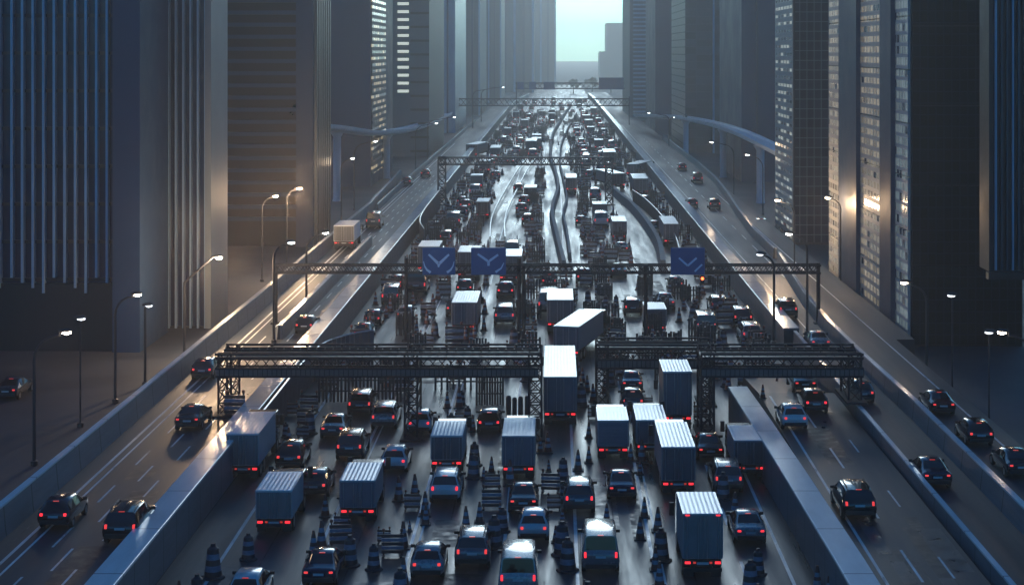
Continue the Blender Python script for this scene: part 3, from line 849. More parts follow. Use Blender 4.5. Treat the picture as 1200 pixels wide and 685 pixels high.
street_lamp(1086, 443, 1058, 330, 'right street lamp before the black gridded wall', lens='lamp', power=50, col=WARM)
street_lamp(946, 392, 923, 273, 'right lamp beside the sign gantry end, tallest thin pair nearer', z0=DECK, lens='lamp_cool', power=150)
street_lamp(931, 330, 910, 234, 'right lamp left of the first glazed strip', lens='lamp', power=2600, col=WARM, pr=.08)
street_lamp(907, 404, 889, 297, 'right lamp on the retaining wall under the sign gantry', z0=PAR, lens='lamp_off')
street_lamp(985, 346, 969, 231, 'brightest right street lamp glowing against first glazed strip', lens='lamp', power=900, col=WARM, pr=.08)
street_lamp(894, 252, 875, 181, 'hazy right lamp below the right flyover, nearer one', lens='lamp_cool', power=300, pr=.09)
street_lamp(860, 238, 833, 166, 'hazy right lamp below the right flyover, farther one', lens='lamp_cool', power=200, pr=.09)
street_lamp(784, 178, 791, 137, 'hazy right lamp beside the ribbed tower, short arm', lens='lamp_cool', pr=.12)
street_lamp(785, 176, 760, 132, 'hazy right lamp beside the ribbed tower, arm over the road', lens='lamp_cool', pr=.12)

# ------------------------------------------------------------------ vehicles
TYPES = {
    # stations: y, z_bottom, z_belt, z_top, half width, half width at roof
    'hatchback_car': dict(L=4.1, W=1.74, st=[(0, .42, .80, .84, .76, .68), (.06, .34, .90, .96, .84, .74), (.16, .30, .94, 1.02, .86, .72), (.56, .27, .95, 1.41, .87, .60), (1.3, .26, .95, 1.50, .87, .62), (2.1, .26, .93, 1.47, .87, .61), (2.35, .26, .92, 1.42, .87, .60), (3.05, .26, .90, .99, .86, .68), (3.75, .27, .80, .86, .83, .64), (4.02, .32, .68, .74, .74, .58), (4.1, .42, .60, .64, .64, .5)], rw=(2, 3), sw=(3, 6), ws=(6, 7), tl=(.62, .86, .15, .14)),
    'saloon_car': dict(L=4.6, W=1.78, st=[(0, .42, .78, .90, .78, .70), (.07, .34, .88, .97, .85, .74), (.2, .30, .90, 1.01, .87, .72), (.72, .27, .92, 1.03, .88, .70), (1.42, .26, .92, 1.39, .88, .58), (1.9, .26, .92, 1.44, .88, .60), (2.5, .26, .91, 1.40, .88, .59), (3.3, .26, .89, .97, .87, .68), (4.1, .27, .80, .86, .84, .64), (4.5, .32, .68, .74, .74, .58), (4.6, .42, .6, .64, .64, .5)], rw=(3, 4), sw=(4, 6), ws=(6, 7), tl=(.62, .84, .19, .10)),
    'estate_car': dict(L=4.7, W=1.86, st=[(0, .46, .90, .96, .82, .74), (.06, .40, 1.0, 1.07, .90, .80), (.14, .36, 1.04, 1.12, .92, .80), (.42, .33, 1.05, 1.64, .93, .68), (1.2, .32, 1.05, 1.74, .93, .70), (2.4, .32, 1.04, 1.72, .93, .69), (2.7, .32, 1.03, 1.65, .93, .68), (3.4, .32, 1.02, 1.12, .92, .74), (4.3, .34, .94, 1.0, .90, .7), (4.62, .4, .80, .86, .8, .64), (4.7, .5, .7, .76, .7, .55)], rw=(2, 3), sw=(3, 6), ws=(6, 7), tl=(.71, 1.0, .12, .2)),
    'delivery_van': dict(L=5.0, W=1.95, st=[(0, .42, 1.0, 1.06, .90, .84), (.04, .36, 1.08, 1.14, .96, .88), (.08, .34, 1.1, 1.2, .97, .88), (.2, .32, 1.1, 1.98, .97, .80), (1.2, .32, 1.1, 2.08, .97, .80), (3.2, .32, 1.1, 2.04, .97, .80), (3.5, .32, 1.1, 1.96, .97, .78), (4.2, .32, 1.08, 1.26, .96, .82), (4.75, .34, .98, 1.06, .92, .76), (4.95, .4, .8, .86, .8, .64), (5.0, .5, .7, .76, .7, .55)], rw=(2, 3), sw=(5, 6), ws=(6, 7), tl=(.79, 1.05, .11, .27)),
}
def section(s):
    y, zb, zbelt, zt, wd, wt = s
    ze = max(zbelt + .012, zt - .07 * (1 if zt - zbelt > .2 else .3))
    half = [(.80 * wd, zb), (.97 * wd, zb + .13), (1.0 * wd, zb + (zbelt - zb) * .55), (.965 * wd, zbelt), (wt, ze), (wt * .82, max(ze + .008, zt)), (0, max(ze + .012, zt + .015))]
    return [(x, y, z) for x, z in half], half
def car_meshes(kind):
    T = TYPES[kind]; st = T['st']; secs = [section(s)[0] for s in st]
    b = MB()
    n = 7
    ring = [[p for p in s] + [(-x, y, z) for x, y, z in s[-2::-1]] for s in secs]
    k = len(ring[0])
    for rg in ring: b.v += rg
    for i in range(len(ring) - 1):
        for j in range(k):
            b.f.append((i * k + j, i * k + (j + 1) % k, (i + 1) * k + (j + 1) % k, (i + 1) * k + j)); b.m.append(0)
    b.f += [tuple(range(k)), tuple(range((len(ring) - 1) * k, len(ring) * k))[::-1]]; b.m += [0, 0]
    out = {'body': (b, None)}
    lerp = lambda p, q, t: tuple(p[i] + (q[i] - p[i]) * t for i in range(3))
    def top_panel(i0, i1, e=.012, a=.10, c=.93):
        m = MB()
        nz = Vector((0, -(st[i1][3] - st[i0][3]), st[i1][0] - st[i0][0])).normalized()
        if i1 < i0: nz = -nz
        if nz.z < 0: nz = -nz
        nz = Vector((0, nz.y, nz.z)) * e
        rows = []
        for t in (a, c):
            row = []
            for idx in (4, 5):
                p = lerp(secs[i0][idx], secs[i1][idx], t)
                row.append(Vector(p) + nz)
            p6 = Vector(lerp(secs[i0][6], secs[i1][6], t)) + nz
            f = .93
            rows.append([Vector((row[0].x * f, row[0].y, row[0].z)) + Vector((0, 0, .004)), row[1], p6, Vector((-row[1].x, row[1].y, row[1].z)), Vector((-row[0].x * f, row[0].y, row[0].z + .004))])
        m.v = [tuple(p) for r_ in rows for p in r_]
        m.f = [(q, q + 1, q + 6, q + 5) for q in range(4)]; m.m = [0] * 4
        return m
    out['rear_window'] = (top_panel(*T['rw']), None)
    out['windscreen'] = (top_panel(T['ws'][1], T['ws'][0]), None)
    sw = []
    for s in (1, -1):
        m = MB(); i0, i1 = T['sw']
        cols = []
        ys = list(range(i0, i1 + 1))
        for q, i in enumerate(ys):
            lo, hi = lerp(secs[i][3], secs[i][4], .10), lerp(secs[i][3], secs[i][4], .9)
            cols.append([(s * (lo[0] + .012), lo[1], lo[2]), (s * (hi[0] + .012), hi[1], hi[2])])
        # reach towards the screen pillars at belt height
        a = lerp(secs[i0 - 1][3], secs[i0][3], .55); c = lerp(secs[i1 + 1][3], secs[i1][3], .45)
        if T['sw'][0] == T['rw'][1]:
            cols.insert(0, [(s * (a[0] + .012), a[1], a[2] + .06), (s * (a[0] + .006), a[1] + .02, a[2] + .10)])
        cols.append([(s * (c[0] + .012), c[1], c[2] + .05), (s * (c[0] + .008), c[1] - .02, c[2] + .10)])
        m.v = [p for cc in cols for p in cc]
        m.f = [(2 * q, 2 * q + 2, 2 * q + 3, 2 * q + 1) for q in range(len(cols) - 1)]; m.m = [0] * len(m.f)
        sw.append(m)
    out['side_window'] = (sw[0], sw[1])
    tx, tz, tw, th = T['tl']
    tls = []
    for s in (1, -1):
        m = MB(); x0, x1 = sorted((s * (tx - tw / 2), s * (tx + tw / 2))); m.box(x0, x1, -.03, .16, tz - th / 2, tz + th / 2); tls.append(m)
    out['tail_light'] = tuple(tls)
    wl = []
    W2 = T['W'] / 2; r = .33 if kind != 'estate_car' else .38
    for yy in (.78, T['L'] - .85):
        for s in (1, -1):
            m = MB(); m.wheel(s * (W2 - .12), yy, r, r, .22); wl.append(m)
    out['wheel'] = tuple(wl)
    m = MB(); m.box(-W2 * .82, W2 * .82, -.07, .1, .36 if kind != 'estate_car' else .42, .58 if kind != 'estate_car' else .66); out['bumper'] = (m, None)
    m = MB(); m.box(-.26, .26, -.04, .02, tz - .16, tz - .05); out['number_plate'] = (m, None)
    mr = []
    i1 = T['sw'][1]
    for s in (1, -1):
        p = lerp(secs[i1 + 1][3], secs[i1][3], .35); m = MB()
        x0, x1 = sorted((s * (p[0] - .02), s * (p[0] + .2))); m.box(x0, x1, p[1] - .08, p[1] + .06, p[2] + .03, p[2] + .19); mr.append(m)
    out['mirror'] = tuple(mr)
    if kind == 'estate_car':
        rl = []
        for s in (1, -1):
            m = MB(); m.tube([(s * .6, .6, 1.72), (s * .62, .75, 1.79), (s * .62, 2.3, 1.79), (s * .6, 2.5, 1.72)], .025); rl.append(m)
        out['roof_rail'] = tuple(rl)
    m = MB(); yb, zb_ = secs[T['rw'][1]][6][1], secs[T['rw'][1]][6][2]; m.box(-.15, .15, yb - .03, yb + .05, zb_ - .01, zb_ + .025); out['brake_light'] = (m, None)
    return out
PMAT = {'rear_window': 'glass', 'windscreen': 'glass', 'side_window': 'glass', 'tail_light': 'tail', 'wheel': ['tyre', 'rim'], 'bumper': 'trim', 'number_plate': 'plate', 'mirror': 'trim', 'roof_rail': 'trim', 'brake_light': 'tail_dim'}
VAR = random.Random(4)
PROTO, FARPROTO, REC = {}, {}, []
def make_car(kind, colour):
    r = empty(kind, (0, 0, 0))
    for nm, ms in car_meshes(kind).items():
        for m in ms:
            if m is None: continue
            if nm == 'body': o = m.build(nm, PAINT[colour], r, smooth=True)
            else: m.build(nm, PMAT[nm], r, smooth=nm in ('wheel', 'roof_rail'), bevel=.02 if nm in ('tail_light', 'bumper', 'mirror') else 0)
    index_kids(r)
    return r
def make_far_car(kind, colour):
    b = MB(); mats = [PAINT[colour], M['glass'], M['tail_far'], M['tyre'], M['trim'], M['plate'], M['rim'], M['tail_dim']]
    ix = {'body': 0, 'rear_window': 1, 'windscreen': 1, 'side_window': 1, 'tail_light': 2, 'wheel': 3, 'bumper': 4, 'mirror': 4, 'number_plate': 5, 'roof_rail': 4, 'brake_light': 7}
    for nm, ms in car_meshes(kind).items():
        for m in ms:
            if m is None: continue
            o = len(b.v); b.v += m.v; b.f += [tuple(i + o for i in f) for f in m.f]; b.m += [ix[nm]] * len(m.f)
    return b.build(kind, mats, None, smooth=True)
def grab(cache, key, make):
    if key not in cache:
        cache[key] = make(*key); return cache[key]
    return copy_tree(cache[key])
OCC = []
def free(x, y, hw, hl, pad=.12):
    for (a, b_, c, d) in OCC:
        if abs(x - a) < hw + c + pad and abs(y - b_) < hl + d + pad: return False
    return True
CARDESC = {'hatchback_car': 'hatchback', 'saloon_car': 'saloon car', 'estate_car': 'tall estate car', 'delivery_van': 'van'}
def put_car(X, Y, z, kind, colour, sc=1.0, rz=0.0, far=False, label=None, zone='main', rx=0):
    o = grab(FARPROTO if far else PROTO, (kind, colour), make_far_car if far else make_car)
    o.location = (X, Y, z); o.scale = (sc, sc, sc); o.rotation_euler = (rx, 0, rz)
    OCC.append((X, Y + TYPES[kind]['L'] * sc / 2, TYPES[kind]['W'] * sc / 2, TYPES[kind]['L'] * sc / 2))
    if not far and VAR.random() < .55:
        for ch in KIDS.get(o.name, ()):
            if ch.name.startswith('tail_light'):
                ch.material_slots[0].link = 'OBJECT'; ch.material_slots[0].material = M['tail_far']
    REC.append(dict(o=o, what=colour + ' ' + CARDESC[kind], cat='van' if 'van' in kind else 'car', x=X, y=Y, z=z, zone=zone, cls='vehicle', label=label, group='vehicles in the traffic'))
    return o
def car_px(px, py, wpx, kind, colour, label=None, z0=0.0, rz=0.0, zone='main', sx=1.0):
    X, Y, _ = at(px, py, z0)
    sc = wpx / ppm(py, z0) / TYPES[kind]['W'] * sx
    sc = min(max(sc, .86), 1.12)
    z = z0
    return put_car(X, Y, z, kind, colour, sc, rz, far=(Y > 250), label=label, zone=zone)

trng = random.Random(5)
def make_truck(W, L, H, style='box', door='box_door', side='box_side', cab=True, name='box_truck', slats=False, topl=False, tan=False):
    """Box truck: origin at the rear of the cargo box on the ground, driving along +y."""
    r = empty(name, (0, 0, 0))
    if door == 'box_door': door = trng.choice(('box_door', 'box_door_b', 'box_door_c', 'box_door'))
    if side == 'box_side': side = trng.choice(('box_side', 'box_side', 'box_side_b'))
    w2 = W / 2; zb = .95 if H > 2.6 else .8
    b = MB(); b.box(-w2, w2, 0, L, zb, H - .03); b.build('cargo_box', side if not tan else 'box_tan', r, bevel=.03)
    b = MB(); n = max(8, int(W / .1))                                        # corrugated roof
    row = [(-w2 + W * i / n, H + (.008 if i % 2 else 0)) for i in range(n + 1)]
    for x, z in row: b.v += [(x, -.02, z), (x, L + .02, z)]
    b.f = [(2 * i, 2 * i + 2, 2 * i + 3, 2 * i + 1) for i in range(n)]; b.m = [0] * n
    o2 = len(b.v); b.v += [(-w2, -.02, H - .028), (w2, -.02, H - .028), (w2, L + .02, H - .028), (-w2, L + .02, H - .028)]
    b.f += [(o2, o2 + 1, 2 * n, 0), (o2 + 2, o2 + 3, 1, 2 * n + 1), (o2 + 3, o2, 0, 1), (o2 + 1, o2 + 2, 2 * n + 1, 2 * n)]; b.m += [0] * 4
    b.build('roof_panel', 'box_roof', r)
    if not tan:
        for s in (-1, 1):                                                    # corrugated sides
            b = MB(); m_ = max(10, int(L / .16))
            for i in range(m_ + 1):
                x = s * (w2 + (.03 if i % 2 else .004)); y = .06 + (L - .12) * i / m_
                b.v += [(x, y, zb + .05), (x, y, H - .12)]
            b.f = [(2 * i, 2 * i + 2, 2 * i + 3, 2 * i + 1) for i in range(m_)]; b.m = [0] * m_
            b.build('side_panel', side, r)
    if slats:
        b = MB(); n = 9
        for i in range(n):
            z = zb + .06 + (H - zb - .2) * i / n
            zt = z + (H - zb - .2) / n
            b.add([(-w2 + .08, -.012, z), (w2 - .08, -.012, z), (w2 - .08, -.05, z + .03), (-w2 + .08, -.05, z + .03), (-w2 + .08, -.012, zt), (w2 - .08, -.012, zt)], [(0, 1, 2, 3), (3, 2, 5, 4)])
        b.build('roller_door', door, r)
    else:
        for s in (-1, 1):
            b = MB(); x0, x1 = sorted((s * .012, s * (w2 - .05))); b.box(x0, x1, -.05, -.004, zb + .06, H - .1); d = b.build('rear_door', door, r, bevel=.012)
            b = MB()
            for f in (.22, .78):
                x = s * w2 * f; b.bar((x, -.075, zb + .02), (x, -.075, H - .14), .016, n=6)
            b.build('lock_bar', 'rail', d)
    b = MB(); b.box(-w2 - .004, w2 + .004, -.06, -.002, H - .095, H - .032); b.build('door_header', side, r)
    b = MB(); b.box(-w2 * .55, w2 * .55, .25, L + 1.2, .55, zb - .01); b.build('chassis', 'trim', r)
    b = MB(); b.box(-w2 + .04, w2 - .04, -.1, .06, .42, .58); b.build('rear_bumper', 'trim', r, bevel=.02)
    b = MB(); b.box(-w2 + .06, w2 - .06, -.02, .1, zb - .3, zb - .012); b.build('light_board', 'trim', r)
    b = MB(); b.box(-.26, .26, -.04, -.021, zb - .24, zb - .13); b.build('number_plate', 'plate', r)
    for s in (-1, 1):
        x0, x1 = sorted((s * (w2 - .34), s * (w2 - .1)))
        b = MB(); b.box(x0, x1, -.055, -.022, zb - .2, zb - .1); b.build('tail_light', 'tail', r)
        x0, x1 = sorted((s * (w2 - .58), s * (w2 - .46)))
        b = MB(); b.box(x0, x1, -.05, -.022, zb - .19, zb - .11); b.build('marker_light', 'tail_dim', r)
        if topl:
            x0, x1 = sorted((s * (w2 - .3), s * (w2 - .12)))
            b = MB(); b.box(x0, x1, -.09, -.062, H - .09, H - .036); b.build('marker_light', 'tail', r)
        b = MB(); x0, x1 = sorted((s * (w2 - .5), s * (w2 - .06))); b.box(x0, x1, .12, .15, .15, .55); b.build('mud_flap', 'trim', r)
    ys = [.9, 2.0, L + .9] if L > 5 else [.9, L + .7]
    for y in ys:
        for s in (-1, 1):
            b = MB(); b.wheel(s * (w2 - .2), y, .46, .46, .34); b.build('wheel', ['tyre', 'rim'], r, smooth=True)
    if cab:
        b = MB(); cw = w2 * .93; ch = min(H - .15, 2.6)
        prof = [(L + .12, .55), (L + 1.95, .55), (L + 2.0, 1.3), (L + 1.65, ch - .1), (L + 1.3, ch), (L + .12, ch)]
        vs = [(s * cw, y, z) for s in (-1, 1) for y, z in prof]; n = len(prof)
        b.add(vs, [tuple(range(n))[::-1], tuple(range(n, 2 * n))] + [(k, (k + 1) % n, n + (k + 1) % n, n + k) for k in range(n)])
        cb = b.build('cab', PAINT['charcoal'], r, bevel=.05)
        for s in (-1, 1):
            b = MB(); x = s * (cw + .006); b.add([(x, L + .7, 1.35), (x, L + 1.75, 1.35), (x, L + 1.5, ch - .25), (x, L + .7, ch - .25)], [(0, 1, 2, 3)]); b.build('side_window', 'glass', cb)
            b = MB(); x0, x1 = sorted((s * (cw + .05), s * (cw + .30))); b.box(x0, x1, L + 1.5, L + 1.62, 1.45, 2.05); b.build('mirror', 'trim', cb, bevel=.03)
    index_kids(r)
    return r
def truck_px(x0, x1, ytop, yg, yfront, label, z0=0.0, rz=0.0, Lmin=3.6, Lmax=11, zone='main', what='box truck', **kw):
    px = (x0 + x1) / 2; X, Y, _ = at(px, yg, z0)
    s = ppm(yg, z0)
    W = min(max((x1 - x0) / s, 1.75), 2.5)
    H = min(max((yg - ytop) / s, 2.15), 3.7)
    Yf = F * (HC - z0 - H) / (yfront - VY)
    L = min(max(Yf - Y, Lmin), Lmax)
    r = make_truck(W, L, H, **kw)
    r.location = (X, Y, z0); r.rotation_euler = (0, 0, rz)
    if rz == 0: OCC.append((X, Y + L / 2 + 1, W / 2, L / 2 + 1.1))
    else: OCC.append((X - math.sin(rz) * L / 2, Y + L / 2, W / 2 + abs(math.sin(rz)) * L / 2, L / 2 + 1))
    REC.append(dict(o=r, what='box truck', cat='truck', x=X, y=Y, z=z0, zone=zone, cls='vehicle', label=label, group='vehicles in the traffic', L=L, W=W, H=H))
    return r
truck_px(266, 302.5, 507.5, 563, 482, 'dark corrugated box truck against left wall, nearest truck to that wall')
truck_px(302, 340, 578, 627, 563, 'dark box truck with ribbed pale roof, one truck nearer than wall truck')
truck_px(401, 437, 571, 614, 561, 'small box truck with mirrors behind a stack of striped boards')
truck_px(506, 541, 511, 556, 497, 'box truck directly in front of the white roofed hatchback, left of middle')
truck_px(589, 626, 510, 563, 489, 'box truck with tall dark doors just left of the middle line of cones')
truck_px(637, 676, 441, 500, 400, 'long box truck with bright white roof between the catwalk gantries')
truck_px(701, 736, 492, 540, 476, 'box truck with slatted roller door right of middle', slats=True)
truck_px(750, 777, 492, 536, 474, 'narrow box truck squeezed right of the slatted truck')
truck_px(777, 811, 435, 505, 421, 'box truck with tan lit side under the short gantry', tan=True, Lmax=4.2)
truck_px(776, 814, 523, 581, 494, 'ribbed roof box truck with lock bars, right of middle')
truck_px(864, 894.5, 525, 562, 505, 'box truck closest to the right slip road wall')
truck_px(801, 846, 601, 680, 580, 'largest foreground box truck, red marker lights at its top corners', topl=True)
truck_px(529, 559, 354, 394, 341, 'box truck under the middle blue sign, left of centre')
truck_px(641, 672, 351, 391, 338, 'box truck with bright roof directly behind the skewed truck')
truck_px(648, 679, 382, 425, 362, 'skewed box truck turned across the middle lane', rz=-R(14), Lmin=8)
truck_px(758, 779, 371, 393, 362, 'small box truck with louvred door behind the short gantry', slats=True)
truck_px(779, 794.5, 262, 290, 253, 'white box truck beside the curved ramp wall on right')
truck_px(559, 572, 236, 257, 232, 'dark box truck past the sign gantry left of centre')
truck_px(716, 733, 203, 222, 197, 'skewed pale box truck just outside the goal shaped gantry', rz=R(12))
truck_px(734, 748, 192, 207, 187, 'pale box truck tilted near right wall beyond the goal gantry', rz=-R(16))
truck_px(707, 722, 178, 196, 173, 'teal box truck right behind right leg of the goal gantry')
truck_px(545, 560, 169, 185, 165, 'pale roofed box truck by the left wall behind goal gantry', rz=-R(10))
truck_px(574, 586, 173, 185, 169, 'small box truck right of the one by the left wall')
truck_px(616, 629, 165, 181, 161, 'pale roofed box truck left of the wavy median beyond goal gantry')
truck_px(614, 629, 221, 236, 216, 'low dark box truck left of the wavy median')
truck_px(663, 676, 208, 227, 203, 'dark box truck right of the wavy median')
truck_px(742, 760, 209, 230, 203, 'dark box truck near the right wall before goal gantry')
truck_px(719, 733, 259, 283, 253, 'dark box truck left of the curved ramp wall')
truck_px(391, 415, 264, 293, 258, 'white minibus like box van on the left side road', z0=DECK, zone='left', Lmin=4.2, side='box_roof')

cars = [
 (338, 552, 34, 'hatchback_car', 'black', 'black hatchback right beside the corrugated wall truck'),
 (367, 585, 31, 'hatchback_car', 'charcoal', 'dark hatchback ahead of ribbed roof truck in the next lane'),
 (389, 516, 27, 'saloon_car', 'grey', 'grey saloon by the striped board stacks near left wall'),
 (409, 541, 32, 'estate_car', 'charcoal', 'dark tall car diagonally right of the grey saloon'),
 (421, 489, 26, 'estate_car', 'maroon', 'dark maroon tall car just under the long catwalk gantry'),
 (449, 505, 31, 'estate_car', 'silver', 'silver tall car with roof rails under long catwalk gantry'),
 (491, 510, 26, 'hatchback_car', 'white', 'white roofed hatchback nearest the middle gantry leg'),
 (461, 556, 28, 'hatchback_car', 'white', 'small white hatchback alone in the third lane, mid foreground'),
 (521, 592, 36, 'estate_car', 'white', 'white roofed tall car behind the middle left box truck'),
 (553, 669, 37, 'estate_car', 'grey', 'grey tall car at bottom edge beside a cone topped drum'),
 (373, 690, 37, 'saloon_car', 'navy', 'navy saloon at bottom left beside striped drums'),
 (500, 681, 32, 'hatchback_car', 'silver', 'silver hatchback at bottom edge left of centre'),
 (285, 716, 34, 'hatchback_car', 'white', 'car cut by the bottom edge nearest the left wall'),
 (613, 604, 32, 'saloon_car', 'charcoal', 'dark saloon half hidden ahead of white hatchback, middle lane'),
 (625, 637, 37, 'hatchback_car', 'white', 'white hatchback with bright roof in the middle lane'),
 (679, 604, 33, 'estate_car', 'teal', 'teal tall car with striped roof right of middle drums'),
 (729, 588, 34, 'saloon_car', 'navy', 'navy saloon directly behind the slatted truck'),
 (607, 702, 37, 'delivery_van', 'silver', 'silver van cut by the bottom edge at centre'),
 (704, 674, 37, 'delivery_van', 'grey', 'grey van with black mirrors right of centre foreground'),
 (833, 542, 33, 'saloon_car', 'black', 'black saloon left of the slip road wall truck'),
 (854, 580, 32, 'estate_car', 'grey', 'grey tall car behind the slip road wall truck'),
 (880, 640, 34, 'saloon_car', 'silver', 'silver saloon next to the largest foreground truck'),
 (741, 461, 25, 'saloon_car', 'grey', 'grey saloon under the short gantry, farther of two'),
 (742, 483, 24, 'hatchback_car', 'charcoal', 'dark hatchback under the short gantry, nearer of two'),
 (573, 509, 26, 'hatchback_car', 'maroon', 'maroon hatchback before the bundle of upright posts'),
 (742, 371, 20, 'estate_car', 'maroon', 'maroon tall car ahead of the louvred door truck'),
 (792, 341, 18, 'hatchback_car', 'charcoal', 'dark hatchback below the rightmost blue sign'),
 (843, 368, 21, 'estate_car', 'grey', 'grey tall car at right wall, farthest of the three there'),
 (871, 384, 24, 'estate_car', 'black', 'black tall car at right wall, middle of the three there'),
 (882, 405, 26, 'estate_car', 'silver', 'silver tall car at right wall, nearest of the three there'),
 (828, 394, 24, 'delivery_van', 'teal', 'teal van left of the three cars at right wall'),
 (436, 383, 18, 'hatchback_car', 'maroon', 'maroon hatchback behind long gantry near left wall'),
 (463, 339, 15, 'hatchback_car', 'grey', None), (457, 358, 18, 'delivery_van', 'grey', None), (474, 378, 15, 'hatchback_car', 'silver', None), (424, 400, 18, 'saloon_car', 'black', None),
 (522, 285, 14, 'estate_car', 'maroon', None), (531, 262, 13, 'estate_car', 'grey', None), (541, 241, 12, 'hatchback_car', 'charcoal', None), (557, 215, 11, 'estate_car', 'black', None),
 (509, 272, 11, 'hatchback_car', 'maroon', None), (581, 209, 10, 'hatchback_car', 'charcoal', None), (607, 226, 11, 'estate_car', 'maroon', None), (618, 264, 13, 'estate_car', 'black', None),
 (768, 271, 12, 'hatchback_car', 'charcoal', None), (757, 241, 12, 'estate_car', 'maroon', None), (729, 298, 15, 'saloon_car', 'maroon', None), (681, 265, 12, 'hatchback_car', 'maroon', None)]
for c in cars: car_px(*c[:5], label=c[5])
side = [  # some of these cars stand in for passing light streaks
 (932, 505, 27, 'hatchback_car', 'white', 'white hatchback on the raised slip road behind the right gantry legs', 'slip'),
 (1008, 612, 38, 'estate_car', 'black', 'black tall car on slip road, nearest the camera there', 'slip'),
 (944, 462, 27, 'saloon_car', 'black', 'black saloon under right gantry on the slip road', 'slip'),
 (957, 486, 24, 'hatchback_car', 'maroon', 'maroon hatchback between black saloon and barrier on slip road', 'slip'),
 (1099, 574, 34, 'saloon_car', 'navy', 'navy saloon in the narrow lane between two right barriers', 'narrow'),
 (1012, 474, 24, 'hatchback_car', 'charcoal', 'dark hatchback far up the narrow lane between two right barriers', 'narrow'),
 (1106, 488, 24, 'saloon_car', 'maroon', 'maroon saloon on outermost right road, farthest of three', 'outer'),
 (1150, 524, 27, 'hatchback_car', 'black', 'black hatchback on outermost right road, middle of three', 'outer'),
 (1198, 562, 28, 'saloon_car', 'charcoal', 'dark saloon at right edge on outermost right road', 'outer'),
 (140, 640, 40, 'estate_car', 'black', 'black tall car on left side road nearest the panelled wall', 'left'),
 (219, 506, 30, 'saloon_car', 'charcoal', 'dark saloon on left side road behind the gantry left leg', 'left'),
 (62, 622, 36, 'hatchback_car', 'maroon', 'maroon hatchback added for a light streak at left edge on left side road', 'left'),  # added car, its red tail lights approximate a light streak's colour
 (236, 446, 26, 'hatchback_car', 'navy', 'navy hatchback on left side road passing the brightest left lamp', 'left'),
 (356, 392, 22, 'hatchback_car', 'black', 'black hatchback on left side road beyond the sign gantry leg', 'left'),
 (437, 268, 18, 'delivery_van', 'teal', 'teal van ahead of the white minibus on left side road', 'left'),
 (476, 218, 12, 'hatchback_car', 'charcoal', 'dark hatchback far up left side road, nearer of two', 'left'),
 (498, 208, 11, 'hatchback_car', 'maroon', 'maroon hatchback far up left side road, farther of two', 'left'),
 (924, 374, 23, 'estate_car', 'black', 'black tall car on right side road beneath the sign gantry end', 'right'),
 (962, 412, 24, 'saloon_car', 'silver', 'silver saloon on right side road just past right gantry', 'right'),
 (812, 244, 11, 'hatchback_car', 'maroon', 'maroon hatchback on far right side road hugging the wall', 'right'),
 (818, 215, 11, 'delivery_van', 'navy', 'navy van on far right side road, farthest there', 'right'),
 (838, 246, 12, 'estate_car', 'charcoal', 'dark tall car on far right side road in its outer lane', 'right'),
 (800, 200, 10, 'hatchback_car', 'maroon', 'small maroon hatchback at far end of right side road', 'right')]
for px, py, wd, k, c, lb, zn in side:
    car_px(px, py, wd, k, c, lb, z0=DECK, zone=zn)
car_px(6, 470, 28, 'saloon_car', 'charcoal', 'dark saloon at left picture edge on the low ground beyond the barrier', z0=0.0, zone='outside')
car_px(868, 262, 12, 'hatchback_car', 'maroon', 'maroon hatchback outside the curved right barrier, farther of two', zone='outside')
car_px(893, 270, 13, 'estate_car', 'black', 'black tall car outside the curved right barrier, nearer of two', zone='outside')

# ------------------------------------------------------------------ cones, drums, boards, posts
def make_cone(h=1.0):
    b = MB(); r0, r1 = .20 * h, .045 * h
    zs = [.06, .28, .45, .58, .74, .84, 1.0]
    prof = [(r0 + (r1 - r0) * (z - .06) / .94, z * h) for z in zs] 
    b.lathe(prof, n=12, ms=[0, 1, 0, 1, 0, 0]); return b
def cone(X, Y, z, h, full=True):
    key = ('cone', full)
    def mk(*a):
        if full:
            r = empty('traffic_cone', (0, 0, 0)); make_cone().build('cone_shell', ['cone', 'cone_band'], r, smooth=True)
            b = MB(); b.box(-.27, .27, -.27, .27, 0, .058); b.build('base', 'cone_base', r, bevel=.03)
            index_kids(r); return r
        b = make_cone(); b.box(-.27, .27, -.27, .27, 0, .058, 2); return b.build('traffic_cone', ['cone', 'cone_band', 'cone_base'], smooth=True)
    o = grab2(key, mk); put_small(o, X, Y, z, h, 'striped traffic cone', 'cone', 'traffic cones around the jam', .22)
    return o
def grab2(key, mk):
    if key not in FARPROTO:
        FARPROTO[key] = mk(); return FARPROTO[key]
    return copy_tree(FARPROTO[key])
def put_small(o, X, Y, z, s, what, cat, group, hw, rz=0, hl=None):
    o.location = (X, Y, z); o.scale = (s, s, s); o.rotation_euler = (0, 0, rz)
    OCC.append((X, Y, hw * s, (hl or hw) * s))
    REC.append(dict(o=o, what=what, cat=cat, x=X, y=Y, z=z, zone='main', cls=cat, label=None, group=group))
